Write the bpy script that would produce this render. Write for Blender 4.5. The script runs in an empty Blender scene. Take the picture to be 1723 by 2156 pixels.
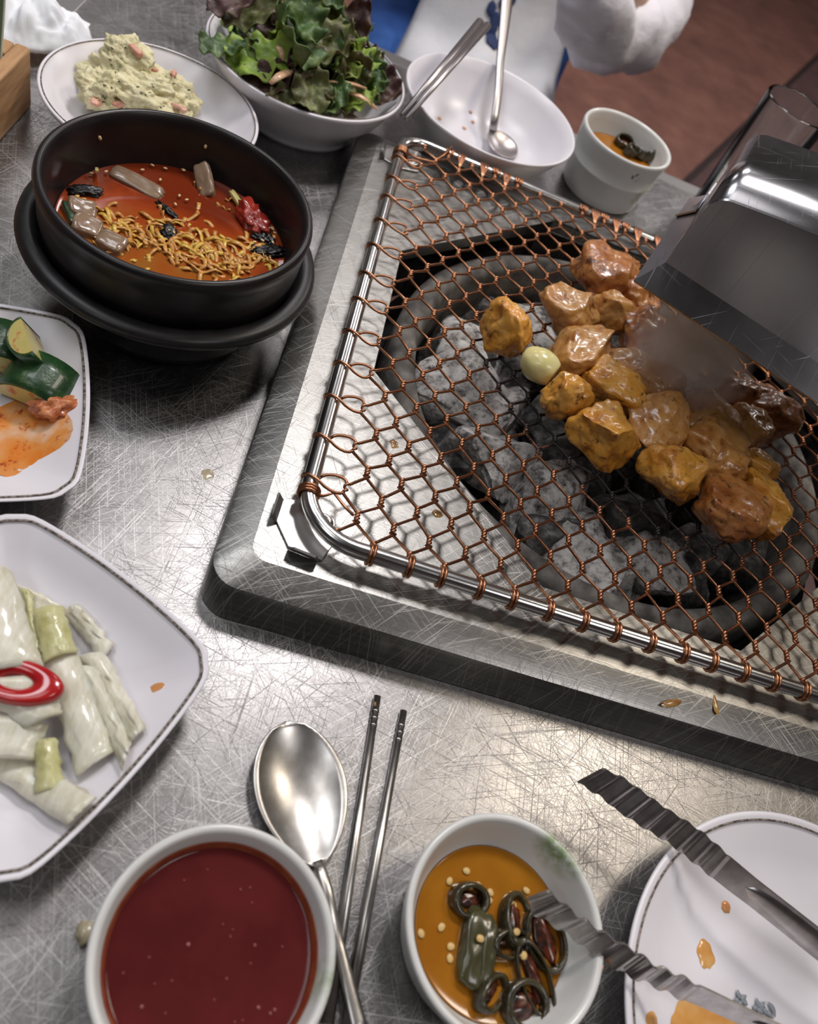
import bpy, bmesh, math, random
import numpy as np
from mathutils import Vector, Matrix, Euler, noise

# ------------------------------------------------------------------ camera, world, lights, exposure
S = bpy.context.scene
C = S.collection
PI = math.pi
CAM_R = np.array([[0.9331, -0.3071, -0.1871], [0.1306, 0.7741, -0.6194], [0.3351, 0.5536, 0.7624]])
CAM_H = 0.40
FPX, IW, IH = 1725.0, 1723.0, 2156.0
cd = bpy.data.cameras.new('camera')
cam = bpy.data.objects.new('camera', cd)
C.objects.link(cam)
_m = Matrix([list(r) for r in CAM_R]).to_quaternion().to_matrix().to_4x4()
cam.matrix_world = Matrix.Translation((0, 0, CAM_H)) @ _m
cd.sensor_fit = 'HORIZONTAL'
cd.sensor_width = 36.0
cd.lens = 36.0 * FPX / IW
cd.clip_start = 0.01
cd.dof.use_dof = True
cd.dof.focus_distance = 0.50
cd.dof.aperture_fstop = 10.0
S.camera = cam

S.view_settings.view_transform = 'Standard'
S.view_settings.look = 'None'
S.view_settings.gamma = 1.0
S.view_settings.use_curve_mapping = False
S.view_settings.exposure = -0.50
S.cycles.volume_bounces = 4

wd = bpy.data.worlds.new('world')
S.world = wd
wd.use_nodes = True
wd.node_tree.nodes['Background'].inputs[0].default_value = (0.43, 0.40, 0.42, 1)
wd.node_tree.nodes['Background'].inputs[1].default_value = 0.3


def lamp(name, loc, target, size, power, col):
    d = bpy.data.lights.new(name, 'AREA')
    d.shape = 'SQUARE'
    d.size = size
    d.energy = power
    d.color = col
    o = bpy.data.objects.new(name, d)
    C.objects.link(o)
    o.location = loc
    o.rotation_euler = (Vector(target) - Vector(loc)).to_track_quat('-Z', 'Y').to_euler()
    return o


# ceiling panels of the dining room and added far fills, all at the ceiling and facing down
LZ_ = 1.885
COOL, WARM, NEUT = (0.94, 0.96, 1.0), (1.0, 0.88, 0.73), (1.0, 0.955, 0.955)
for nm, x, y, sz, pw, col in (('ceiling_lamp_back', 0.16, 1.38, 0.34, 30, NEUT), ('ceiling_lamp_right', 1.22, 1.08, 0.50, 22, WARM), ('ceiling_lamp_left', -0.95, 1.0, 0.6, 15, COOL),
                              ('ceiling_lamp_near', -0.55, 0.30, 0.6, 4, NEUT), ('ceiling_lamp_near_right', 1.1, -0.5, 0.6, 11, NEUT), ('ceiling_lamp_near_left', -1.0, -0.6, 0.6, 7, COOL),
                              ('floor_fill_far', 0.2, 3.0, 0.6, 20, NEUT), ('floor_fill_far_right', 1.9, 3.2, 0.6, 34, NEUT), ('floor_fill_far_left', -1.2, 3.0, 0.6, 9, NEUT)):  # far lamps are added fill, put in to light the floor
    lamp(nm, (x, y, LZ_), (x, y, 0), sz, pw, col)


def at(px, py, z=0.0):
    """point of the place, at height z, that the photograph shows at this pixel"""
    d = CAM_R @ np.array([(px - IW / 2) / FPX, -(py - IH / 2) / FPX, -1.0])
    t = (z - CAM_H) / d[2]
    return Vector((d[0] * t, d[1] * t, z))


def aty(px, py, y):
    d = CAM_R @ np.array([(px - IW / 2) / FPX, -(py - IH / 2) / FPX, -1.0])
    t = y / d[1]
    return Vector((d[0] * t, y, CAM_H + d[2] * t))


# ------------------------------------------------------------------ materials
def _new(name):
    m = bpy.data.materials.new(name)
    m.use_nodes = True
    nt = m.node_tree
    return m, nt, nt.nodes['Principled BSDF']


def rgb(c):
    return (c[0], c[1], c[2], 1.0)


def mapping(nt, scale=(1, 1, 1), rot=(0, 0, 0), loc=(0, 0, 0)):
    tc = nt.nodes.new('ShaderNodeTexCoord')
    mp = nt.nodes.new('ShaderNodeMapping')
    mp.inputs['Scale'].default_value = scale
    mp.inputs['Location'].default_value = loc
    src = tc.outputs['Object']
    if any(rot):                      # turn first, then stretch
        r0 = nt.nodes.new('ShaderNodeMapping')
        r0.inputs['Rotation'].default_value = rot
        nt.links.new(src, r0.inputs['Vector'])
        src = r0.outputs['Vector']
    nt.links.new(src, mp.inputs['Vector'])
    return mp.outputs['Vector']


def noise_tex(nt, vec, scale, detail=3.0, rough=0.55, dist=0.0):
    n = nt.nodes.new('ShaderNodeTexNoise')
    n.inputs['Scale'].default_value = scale
    n.inputs['Detail'].default_value = detail
    n.inputs['Roughness'].default_value = rough
    n.inputs['Distortion'].default_value = dist
    nt.links.new(vec, n.inputs['Vector'])
    return n.outputs['Fac']


def ramp(nt, fac, stops):
    r = nt.nodes.new('ShaderNodeValToRGB')
    e = r.color_ramp.elements
    e[0].position, e[0].color = stops[0][0], rgb(stops[0][1])
    e[1].position, e[1].color = stops[-1][0], rgb(stops[-1][1])
    for p, c in stops[1:-1]:
        k = e.new(p)
        k.color = rgb(c)
    nt.links.new(fac, r.inputs['Fac'])
    return r.outputs['Color']


def mathn(nt, op, a, b=None, clamp=False):
    n = nt.nodes.new('ShaderNodeMath')
    n.operation = op
    n.use_clamp = clamp
    for i, v in enumerate((a, b)):
        if v is None:
            continue
        if isinstance(v, (int, float)):
            n.inputs[i].default_value = v
        else:
            nt.links.new(v, n.inputs[i])
    return n.outputs[0]


def mixc(nt, fac, a, b, mode='MIX'):
    n = nt.nodes.new('ShaderNodeMix')
    n.data_type = 'RGBA'
    n.blend_type = mode
    for sock, v in ((n.inputs[0], fac), (n.inputs[6], a), (n.inputs[7], b)):
        if isinstance(v, (int, float)):
            sock.default_value = v
        elif isinstance(v, (tuple, list)):
            sock.default_value = rgb(v)
        else:
            nt.links.new(v, sock)
    return n.outputs[2]


def bump(nt, bsdf, h, strength=0.3, dist=0.001):
    b = nt.nodes.new('ShaderNodeBump')
    b.inputs['Strength'].default_value = strength
    b.inputs['Distance'].default_value = dist
    nt.links.new(h, b.inputs['Height'])
    nt.links.new(b.outputs['Normal'], bsdf.inputs['Normal'])


def sphere_mask(nt, center, r0, r1):
    """1 inside r0, 0 outside r1, in object coordinates"""
    tc = nt.nodes.new('ShaderNodeTexCoord')
    d = nt.nodes.new('ShaderNodeVectorMath')
    d.operation = 'DISTANCE'
    nt.links.new(tc.outputs['Object'], d.inputs[0])
    d.inputs[1].default_value = center
    mr = nt.nodes.new('ShaderNodeMapRange')
    mr.inputs['From Min'].default_value = r0
    mr.inputs['From Max'].default_value = r1
    mr.inputs['To Min'].default_value = 1
    mr.inputs['To Max'].default_value = 0
    nt.links.new(d.outputs['Value'], mr.inputs['Value'])
    return mr.outputs['Result']


def mat(name, stops, scale=40, detail=4, rough=0.5, metal=0.0, bmp=0.0, bscale=None, bdist=0.001, coat=0.0,
        sss=0.0, sssr=0.004, trans=0.0, ior=1.45, stretch=(1, 1, 1), dist=0.0, spec=0.5, alpha=1.0, nrough=0.55):
    m, nt, b = _new(name)
    v = mapping(nt, stretch)
    if isinstance(stops[0], (int, float)):
        b.inputs['Base Color'].default_value = rgb(stops)
    else:
        f = noise_tex(nt, v, scale, detail, nrough, dist)
        nt.links.new(ramp(nt, f, stops), b.inputs['Base Color'])
    b.inputs['Roughness'].default_value = rough
    b.inputs['Metallic'].default_value = metal
    b.inputs['IOR'].default_value = ior
    b.inputs['Specular IOR Level'].default_value = spec
    b.inputs['Coat Weight'].default_value = coat
    b.inputs['Coat Roughness'].default_value = 0.06
    if sss:
        b.inputs['Subsurface Weight'].default_value = sss
        b.inputs['Subsurface Radius'].default_value = (1, 0.5, 0.3)
        b.inputs['Subsurface Scale'].default_value = sssr
    b.inputs['Transmission Weight'].default_value = trans
    b.inputs['Alpha'].default_value = alpha
    if bmp:
        bump(nt, b, noise_tex(nt, v, bscale or scale, 5, 0.6), bmp, bdist)
    return m


def steel(name, base, rough, angles, density, brushed=None, dark=0.55, light=1.5, bs=0.25, bamp=1.0):
    """scratched sheet steel: long thin dark and light scratches at several angles over a cloudy finish"""
    m, nt, b = _new(name)
    sums = [None, None]
    for i, (a, lo, hi) in enumerate(angles):
        v = mapping(nt, (density * (1 - 0.13 * (i % 3)), density * 0.010, 1), (0, 0, a), (i * 3.1, i * 1.7, 0))
        n = noise_tex(nt, v, 1.0, 2.0, 0.6, 0.15)
        r = ramp(nt, n, [(lo, (0, 0, 0)), (hi, (1, 1, 1))])
        k = i % 2
        sums[k] = r if sums[k] is None else mathn(nt, 'ADD', sums[k], r)
    cl = noise_tex(nt, mapping(nt, (1, 1, 1)), 9.0, 5, 0.65)
    cloud = ramp(nt, cl, [(0.3, tuple(c * 0.78 for c in base)), (0.7, tuple(c * 1.05 for c in base))])
    if brushed is not None:
        br = noise_tex(nt, mapping(nt, (2600, 22, 22), (0, 0, brushed)), 1.0, 2)
        cloud = mixc(nt, 1.0, cloud, ramp(nt, br, [(0.3, (0.80, 0.80, 0.80)), (0.7, (1.1, 1.1, 1.1))]), 'MULTIPLY')
    col = mixc(nt, mathn(nt, 'MULTIPLY', sums[0], 0.8, True), cloud, tuple(c * dark for c in base))
    col = mixc(nt, mathn(nt, 'MULTIPLY', sums[1], 0.8, True), col, tuple(min(0.9, c * light) for c in base))
    nt.links.new(col, b.inputs['Base Color'])
    b.inputs['Metallic'].default_value = 1.0
    sc = mathn(nt, 'ADD', sums[0], sums[1], True)
    rr = mathn(nt, 'ADD', mathn(nt, 'MULTIPLY', cl, 0.16), rough - 0.08)
    rr = mathn(nt, 'ADD', rr, mathn(nt, 'MULTIPLY', sc, 0.15))
    nt.links.new(rr, b.inputs['Roughness'])
    h = sc
    if brushed is not None:
        h = mathn(nt, 'ADD', sc, mathn(nt, 'MULTIPLY', br, bamp))
    bump(nt, b, h, bs, 0.0004)
    return m


RD = math.radians
M = {}
M['table'] = steel('scratched_steel', (0.300, 0.292, 0.288), 0.32,
                   [(RD(x), .610 + .01 * (k % 3), .675 + .01 * (k % 3)) for k, x in enumerate((3, 18, 35, 48, 71, 88, 104, 121, 141, 160))], 1700, dark=0.50, light=1.5, bs=0.15)
M['tray'] = steel('brushed_steel', (0.315, 0.308, 0.292), 0.33,
                  [(RD(20), .64, .69), (RD(65), .62, .67), (RD(100), .64, .69), (RD(130), .62, .67), (RD(155), .64, .69), (RD(42), .62, .67)], 1500, brushed=RD(90), dark=0.62, light=1.6, bs=0.14)
M['trim'] = mat('dull_steel', (0.30, 0.29, 0.29), rough=0.45, metal=1.0)
M['chrome'] = mat('chrome', [(0.3, (0.62, 0.62, 0.61)), (0.7, (0.78, 0.78, 0.77))], scale=60, rough=0.20, metal=1.0)
M['bracket'] = mat('bracket_steel', (0.46, 0.45, 0.44), rough=0.34, metal=1.0)
M['hood'] = steel('hood_steel', (0.46, 0.46, 0.48), 0.22, [(RD(15), .67, .72), (RD(70), .67, .72), (RD(120), .67, .72)], 1200, bs=0.05)
M['cutlery'] = mat('cutlery_steel', [(0.35, (0.46, 0.44, 0.41)), (0.65, (0.62, 0.60, 0.57))], scale=120, rough=0.31, metal=1.0,
                   bmp=0.05, bscale=700, bdist=0.0003)
M['tongs'] = mat('tongs_steel', [(0.35, (0.42, 0.40, 0.39)), (0.65, (0.58, 0.56, 0.55))], scale=150, rough=0.30, metal=1.0)
M['melamine'] = mat('white_melamine', [(0.35, (0.76, 0.74, 0.79)), (0.65, (0.81, 0.79, 0.83))], scale=12, rough=0.28, bmp=0.03, bscale=40)
M['rimline'] = mat('brown_rim_print', [(0.42, (0.05, 0.035, 0.025)), (0.58, (0.30, 0.25, 0.21))], scale=650, rough=0.5)
M['greyprint'] = mat('grey_print', (0.22, 0.25, 0.28), rough=0.4)
M['black'] = mat('black_glaze', [(0.35, (0.011, 0.009, 0.010)), (0.65, (0.022, 0.018, 0.019))], scale=30, rough=0.33, bmp=0.03, bscale=300)
M['holder'] = mat('black_holder', [(0.35, (0.012, 0.011, 0.012)), (0.65, (0.022, 0.021, 0.022))], scale=80, rough=0.38, bmp=0.05, bscale=500)
M['coal'] = mat('ashy_charcoal', [(0.33, (0.025, 0.023, 0.023)), (0.42, (0.22, 0.21, 0.20)), (0.52, (0.50, 0.485, 0.465)), (0.72, (0.66, 0.64, 0.62))],
                scale=130, detail=8, rough=0.9, bmp=0.7, bscale=260, bdist=0.002, nrough=0.68)
M['coal_dark'] = mat('dark_charcoal', [(0.35, (0.014, 0.013, 0.013)), (0.52, (0.08, 0.075, 0.072)), (0.72, (0.32, 0.31, 0.30))],
                     scale=90, detail=8, rough=0.9, bmp=0.7, bscale=260, bdist=0.002, nrough=0.68)
M['ceramic'] = mat('sooty_ceramic', [(0.3, (0.035, 0.032, 0.030)), (0.5, (0.13, 0.12, 0.11)), (0.7, (0.24, 0.225, 0.20))],
                   scale=45, detail=7, rough=0.85, bmp=0.4, bscale=120, bdist=0.002)
M['soot'] = mat('soot', (0.010, 0.009, 0.009), rough=0.95)
M['wood'] = mat('box_wood', [(0.3, (0.33, 0.17, 0.08)), (0.55, (0.50, 0.29, 0.14)), (0.75, (0.60, 0.37, 0.20))], scale=35, detail=6,
                rough=0.55, stretch=(5, 0.7, 5), bmp=0.08, bscale=90)
M['paper'] = mat('tissue_paper', [(0.3, (0.78, 0.78, 0.82)), (0.7, (0.88, 0.88, 0.90))], scale=30, rough=0.9, sss=0.2)
M['green_card'] = mat('green_card', (0.16, 0.22, 0.13), rough=0.5)
M['card_edge'] = mat('pale_card_edge', (0.62, 0.66, 0.52), rough=0.6)
M['floor'] = mat('red_brown_floor', [(0.30, (0.140, 0.066, 0.052)), (0.5, (0.205, 0.095, 0.073)), (0.72, (0.275, 0.130, 0.096))], scale=7, detail=8,
                 rough=0.55, nrough=0.7)
M['floor_dark'] = mat('dark_brown_floor', [(0.3, (0.080, 0.046, 0.046)), (0.7, (0.125, 0.070, 0.066))], scale=7, detail=8, rough=0.55)
M['ceiling'] = mat('ceiling_paint', [(0.3, (0.185, 0.175, 0.178)), (0.7, (0.215, 0.205, 0.208))], scale=3, rough=0.8)
M['wall'] = mat('wall_paint', [(0.3, (0.17, 0.14, 0.14)), (0.7, (0.21, 0.175, 0.17))], scale=3, rough=0.8)
M['seam'] = mat('floor_seam', (0.03, 0.018, 0.018), rough=0.7)


def copper_mat():
    m, nt, b = _new('copper_wire')
    v = mapping(nt)
    n1 = noise_tex(nt, v, 60, 5, 0.65)
    n2 = noise_tex(nt, v, 700, 3, 0.6)
    base = ramp(nt, n1, [(0.3, (0.43, 0.235, 0.19)), (0.55, (0.52, 0.295, 0.24)), (0.75, (0.58, 0.35, 0.23))])
    # grease burnt onto the wires where the meat lies, a patch with a ragged outline
    tc = nt.nodes.new('ShaderNodeTexCoord')
    sp = nt.nodes.new('ShaderNodeMapping')
    sp.vector_type = 'POINT'
    sp.inputs['Location'].default_value = (0.248 - 0.215, 0.475 - 0.405, -0.0147)
    nt.links.new(tc.outputs['Object'], sp.inputs['Vector'])
    sp1 = nt.nodes.new('ShaderNodeMapping')
    sp1.inputs['Rotation'].default_value = (0, 0, RD(31))
    nt.links.new(sp.outputs['Vector'], sp1.inputs['Vector'])
    sp2 = nt.nodes.new('ShaderNodeMapping')
    sp2.inputs['Scale'].default_value = (1 / 0.125, 1 / 0.060, 1)
    nt.links.new(sp1.outputs['Vector'], sp2.inputs['Vector'])
    ln = nt.nodes.new('ShaderNodeVectorMath')
    ln.operation = 'LENGTH'
    nt.links.new(sp2.outputs['Vector'], ln.inputs[0])
    q = mathn(nt, 'ADD', ln.outputs['Value'], mathn(nt, 'MULTIPLY', mathn(nt, 'SUBTRACT', n1, 0.5), 1.1))
    q = mathn(nt, 'ADD', q, mathn(nt, 'MULTIPLY', mathn(nt, 'SUBTRACT', n2, 0.5), 0.35))
    burnt = ramp(nt, q, [(0.86, (1, 1, 1)), (1.05, (0, 0, 0))])
    tint = ramp(nt, q, [(1.0, (1, 1, 1)), (1.30, (0, 0, 0))])
    col = mixc(nt, mathn(nt, 'MULTIPLY', tint, 0.55), base, (0.45, 0.17, 0.03))
    col = mixc(nt, burnt, col, (0.014, 0.009, 0.008))
    nt.links.new(col, b.inputs['Base Color'])
    nt.links.new(mathn(nt, 'SUBTRACT', 1.0, mathn(nt, 'MULTIPLY', burnt, 0.9)), b.inputs['Metallic'])
    nt.links.new(mathn(nt, 'ADD', 0.33, mathn(nt, 'MULTIPLY', burnt, 0.12)), b.inputs['Roughness'])
    bump(nt, b, n2, 0.25, 0.0006)
    return m


M['copper'] = copper_mat()


def dish_mat(name, spot, r0, r1, sprig=None):
    m, nt, b = _new(name)
    n = noise_tex(nt, mapping(nt), 25, 3)
    base = ramp(nt, n, [(0.3, (0.66, 0.67, 0.65)), (0.7, (0.74, 0.74, 0.72))])
    n2 = noise_tex(nt, mapping(nt), 160, 3)
    f = mathn(nt, 'MULTIPLY', sphere_mask(nt, spot, r0, r1), ramp(nt, n2, [(0.35, (0.2, 0.2, 0.2)), (0.6, (1, 1, 1))]))
    col = mixc(nt, f, base, (0.20, 0.30, 0.11))
    if sprig:
        g = mathn(nt, 'MULTIPLY', sphere_mask(nt, sprig, 0.0035, 0.0055), ramp(nt, noise_tex(nt, mapping(nt), 260, 2), [(0.52, (0, 0, 0)), (0.58, (1, 1, 1))]))
        col = mixc(nt, g, col, (0.09, 0.055, 0.045))
    nt.links.new(col, b.inputs['Base Color'])
    b.inputs['Roughness'].default_value = 0.22
    return m


def meat_mat(name, pale, gold, brown, char=0.06):
    m, nt, b = _new(name)
    v = mapping(nt)
    n1 = noise_tex(nt, v, 55, 4, 0.6, 0.6)
    n2 = noise_tex(nt, v, 130, 5, 0.65)
    n3 = noise_tex(nt, v, 420, 3, 0.6)
    col = ramp(nt, n1, [(0.33, pale), (0.52, gold), (0.70, brown)])
    spots = ramp(nt, n2, [(0.54, (0, 0, 0)), (0.66, (1, 1, 1))])
    col = mixc(nt, mathn(nt, 'MULTIPLY', spots, 0.7), col, (0.24, 0.065, 0.010))
    ch = ramp(nt, noise_tex(nt, mapping(nt, loc=(3, 1, 2)), 150, 4, 0.7), [(0.61 - char, (0, 0, 0)), (0.69 - char, (1, 1, 1))])
    col = mixc(nt, mathn(nt, 'MULTIPLY', ch, 0.85), col, (0.06, 0.018, 0.006))
    nt.links.new(col, b.inputs['Base Color'])
    b.inputs['Roughness'].default_value = 0.30
    b.inputs['Subsurface Weight'].default_value = 0.18
    b.inputs['Subsurface Radius'].default_value = (1, 0.45, 0.2)
    b.inputs['Subsurface Scale'].default_value = 0.003
    b.inputs['Coat Weight'].default_value = 0.55
    b.inputs['Coat Roughness'].default_value = 0.12
    bump(nt, b, mathn(nt, 'ADD', mathn(nt, 'MULTIPLY', n2, 0.7), mathn(nt, 'MULTIPLY', n3, 0.4)), 0.55, 0.0016)
    return m


M['meat_gold'] = meat_mat('golden_chicken', (0.74, 0.40, 0.095), (0.67, 0.30, 0.038), (0.44, 0.15, 0.018), 0.02)
M['meat_tan'] = meat_mat('tan_chicken', (0.62, 0.35, 0.13), (0.55, 0.26, 0.065), (0.36, 0.13, 0.03), 0.0)
M['meat_brown'] = meat_mat('browned_chicken', (0.54, 0.25, 0.08), (0.43, 0.16, 0.04), (0.24, 0.065, 0.015), 0.04)
M['garlic'] = mat('garlic', [(0.35, (0.80, 0.72, 0.30)), (0.62, (0.86, 0.78, 0.40)), (0.80, (0.62, 0.42, 0.08))], scale=60, rough=0.25, sss=0.2, coat=0.3)

# ------------------------------------------------------------------ builders
ORG = {}


def props(o, label=None, cat=None, group=None, kind=None):
    if label:
        o['label'] = label
    if cat:
        o['category'] = cat
    if group:
        o['group'] = group
    if kind:
        o['kind'] = kind
    return o


def thing(name, loc, label, cat, group=None):
    o = bpy.data.objects.new(name, None)
    o.empty_display_size = 0.02
    C.objects.link(o)
    o.location = loc
    ORG[o.name] = Vector(loc)
    return props(o, label, cat, group)


def mesh(name, vf, material, parent=None, loc=None, smooth=True, **kw):
    """world-space verts and faces become one mesh object; a child keeps its thing's origin"""
    v, f = vf
    if parent is not None:
        org = ORG[parent.name]
    else:
        if loc is None:
            a = np.array([tuple(x) for x in v])
            loc = ((a[:, 0].min() + a[:, 0].max()) / 2, (a[:, 1].min() + a[:, 1].max()) / 2, a[:, 2].min())
        org = Vector(loc)
    me = bpy.data.meshes.new(name)
    me.from_pydata([tuple(Vector(x) - org) for x in v], [], f)
    me.update()
    if smooth:
        me.polygons.foreach_set('use_smooth', [True] * len(me.polygons))
    if isinstance(material, str):
        material = M[material]
    me.materials.append(material)
    o = bpy.data.objects.new(name, me)
    C.objects.link(o)
    if parent is not None:
        o.parent = parent
    else:
        o.location = org
    ORG[o.name] = org
    return props(o, **kw)


def autosmooth(o, ang=40):
    me = o.data
    bm = bmesh.new()
    bm.from_mesh(me)
    for e in bm.edges:
        if len(e.link_faces) == 2 and e.calc_face_angle(0) > RD(ang):
            e.smooth = False
    bm.to_mesh(me)
    bm.free()
    return o


def join(*parts):
    v, f = [], []
    for a, b in parts:
        k = len(v)
        v += list(a)
        f += [tuple(i + k for i in q) for q in b]
    return v, f


def lathe(profile, center=(0, 0, 0), n=72, closed=False, wob=None):
    """profile of (r, z); r = 0 makes a pole"""
    cx, cy, cz = center
    v, f, rings = [], [], []
    for r, z in profile:
        if r < 1e-7:
            v.append((cx, cy, cz + z))
            rings.append([len(v) - 1])
        else:
            k = len(v)
            for i in range(n):
                a = 2 * PI * i / n
                rr = r * (wob(a, r) if wob else 1)
                v.append((cx + rr * math.cos(a), cy + rr * math.sin(a), cz + z))
            rings.append(list(range(k, k + n)))
    pr = list(zip(rings, rings[1:]))
    if closed:
        pr.append((rings[-1], rings[0]))
    for a, b in pr:
        for i in range(n):
            j = (i + 1) % n
            if len(a) == 1 and len(b) == 1:
                continue
            if len(a) == 1:
                f.append((a[0], b[j], b[i]))
            elif len(b) == 1:
                f.append((a[i], a[j], b[0]))
            else:
                f.append((a[i], a[j], b[j], b[i]))
    return v, f


def tube(path, r, n=8, closed=False, squash=1.0, up=None):
    """tube along a path with a parallel-transported frame; r is a number or one per point"""
    P = [Vector(p) for p in path]
    N = len(P)
    rs = r if isinstance(r, (list, tuple)) else [r] * N
    v, f = [], []
    nrm = None
    for i in range(N):
        a = P[(i - 1) % N] if (closed or i > 0) else P[0]
        b = P[(i + 1) % N] if (closed or i < N - 1) else P[-1]
        t = (b - a)
        t = t.normalized() if t.length > 1e-9 else Vector((0, 0, 1))
        if nrm is None:
            ref = Vector(up) if up else (Vector((0, 0, 1)) if abs(t.z) < 0.9 else Vector((1, 0, 0)))
            nrm = (ref - t * ref.dot(t)).normalized()
        else:
            nrm = (nrm - t * nrm.dot(t))
            nrm = nrm.normalized() if nrm.length > 1e-6 else t.orthogonal().normalized()
        bn = t.cross(nrm)
        for k in range(n):
            an = 2 * PI * k / n
            v.append(P[i] + nrm * (math.cos(an) * rs[i] * squash) + bn * (math.sin(an) * rs[i]))
    for i in range(N if closed else N - 1):
        for k in range(n):
            a, b = i * n, ((i + 1) % N) * n
            f.append((a + k, a + (k + 1) % n, b + (k + 1) % n, b + k))
    if not closed:
        f.append(tuple(range(n - 1, -1, -1)))
        f.append(tuple((N - 1) * n + k for k in range(n)))
    return v, f


def box(x0, x1, y0, y1, z0, z1):
    v = [(x, y, z) for z in (z0, z1) for y in (y0, y1) for x in (x0, x1)]
    f = [(0, 2, 3, 1), (4, 5, 7, 6), (0, 1, 5, 4), (2, 6, 7, 3), (0, 4, 6, 2), (1, 3, 7, 5)]
    return v, f


def bevel(o, w=0.002, seg=2):
    b = o.modifiers.new('bevel', 'BEVEL')
    b.width = w
    b.segments = seg
    b.limit_method = 'ANGLE'
    return o


def prism(outline, z0, z1):
    n = len(outline)
    v = [(p[0], p[1], z0) for p in outline] + [(p[0], p[1], z1) for p in outline]
    f = [tuple(range(n - 1, -1, -1)), tuple(range(n, 2 * n))]
    f += [(i, (i + 1) % n, n + (i + 1) % n, n + i) for i in range(n)]
    return v, f


def ribbon(e0, e1, thick):
    """sheet metal strip between two edge paths, with thickness"""
    n = len(e0)
    v, f = [], []
    for i in range(n):
        a, b = Vector(e0[i]), Vector(e1[i])
        t = Vector(e0[min(i + 1, n - 1)]) - Vector(e0[max(i - 1, 0)])
        nn = t.cross(b - a).normalized() * (thick / 2)
        v += [a + nn, b + nn, b - nn, a - nn]
    for i in range(n - 1):
        for k in range(4):
            f.append((i * 4 + k, i * 4 + (k + 1) % 4, (i + 1) * 4 + (k + 1) % 4, (i + 1) * 4 + k))
    f += [(3, 2, 1, 0), tuple((n - 1) * 4 + k for k in range(4))]
    return v, f


_ico = {}


def ico(sub):
    if sub not in _ico:
        bm = bmesh.new()
        bmesh.ops.create_icosphere(bm, subdivisions=sub, radius=1)
        bm.verts.ensure_lookup_table()
        _ico[sub] = ([v.co.copy() for v in bm.verts], [tuple(v.index for v in fc.verts) for fc in bm.faces])
        bm.free()
    return _ico[sub]


def blob(c, ax, rot=(0, 0, 0), amp=0.15, freq=1.6, seed=0, sub=4, boxy=2.4, planes=0, pd=0.72, fine=0.03, ffreq=7, floor=None):
    rnd = random.Random(seed)
    V, F = ico(sub)
    pl = []
    for _ in range(planes):
        n = Vector((rnd.gauss(0, 1), rnd.gauss(0, 1), rnd.gauss(0, 1))).normalized()
        pl.append((n, pd * rnd.uniform(0.85, 1.15)))
    E = Euler(rot).to_matrix()
    off = Vector((seed * 3.17 % 50, seed * 7.31 % 50, seed * 1.93 % 50))
    out = []
    c = Vector(c)
    for p in V:
        k = (abs(p.x) ** boxy + abs(p.y) ** boxy + abs(p.z) ** boxy) ** (-1.0 / boxy)
        q = p * k
        for n, d in pl:
            e = q.dot(n) - d
            if e > 0:
                q = q - n * (e * 0.92)
        d = 1 + amp * noise.fractal(p * freq + off, 1.0, 2.0, 3) * 1.6 + fine * noise.noise(p * ffreq + off)
        q = q * d
        q = E @ Vector((q.x * ax[0], q.y * ax[1], q.z * ax[2])) + c
        if floor is not None and q.z < floor:
            q.z = floor
        out.append(q)
    return out, F


def rrect(x0, x1, y0, y1, r, n=8):
    if not isinstance(r, (list, tuple)):
        r = [r] * 4
    pts = []
    for (cx, cy, a0, rr) in ((x1, y1, 0, r[0]), (x0, y1, 90, r[1]), (x0, y0, 180, r[2]), (x1, y0, 270, r[3])):
        ccx = cx - rr if cx == x1 else cx + rr
        ccy = cy - rr if cy == y1 else cy + rr
        for i in range(n + 1):
            a = RD(a0 + 90 * i / n)
            pts.append((ccx + rr * math.cos(a), ccy + rr * math.sin(a)))
    return pts


def sheet_with_hole(outer, inner, z):
    bm = bmesh.new()
    edges = []
    for loop in (outer, inner):
        vs = [bm.verts.new((p[0], p[1], z)) for p in loop]
        edges += [bm.edges.new((vs[i], vs[(i + 1) % len(vs)])) for i in range(len(vs))]
    bmesh.ops.triangle_fill(bm, edges=edges, use_beauty=True)
    bm.normal_update()
    bm.verts.index_update()
    v = [x.co.copy() for x in bm.verts]
    f = []
    for fc in bm.faces:
        t = [x.index for x in fc.verts]
        if fc.normal.z < 0:
            t.reverse()
        f.append(tuple(t))
    bm.free()
    return v, f


def loft(rings, closed_ring=True):
    n = len(rings[0])
    v = [p for r in rings for p in r]
    f = []
    for i in range(len(rings) - 1):
        for k in range(n if closed_ring else n - 1):
            f.append((i * n + k, i * n + (k + 1) % n, (i + 1) * n + (k + 1) % n, (i + 1) * n + k))
    return v, f


def poly_in(p, poly):
    x, y = p
    c = False
    for i in range(len(poly)):
        (x1, y1), (x2, y2) = poly[i], poly[i - 1]
        if (y1 > y) != (y2 > y) and x < (x2 - x1) * (y - y1) / (y2 - y1) + x1:
            c = not c
    return c


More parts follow.
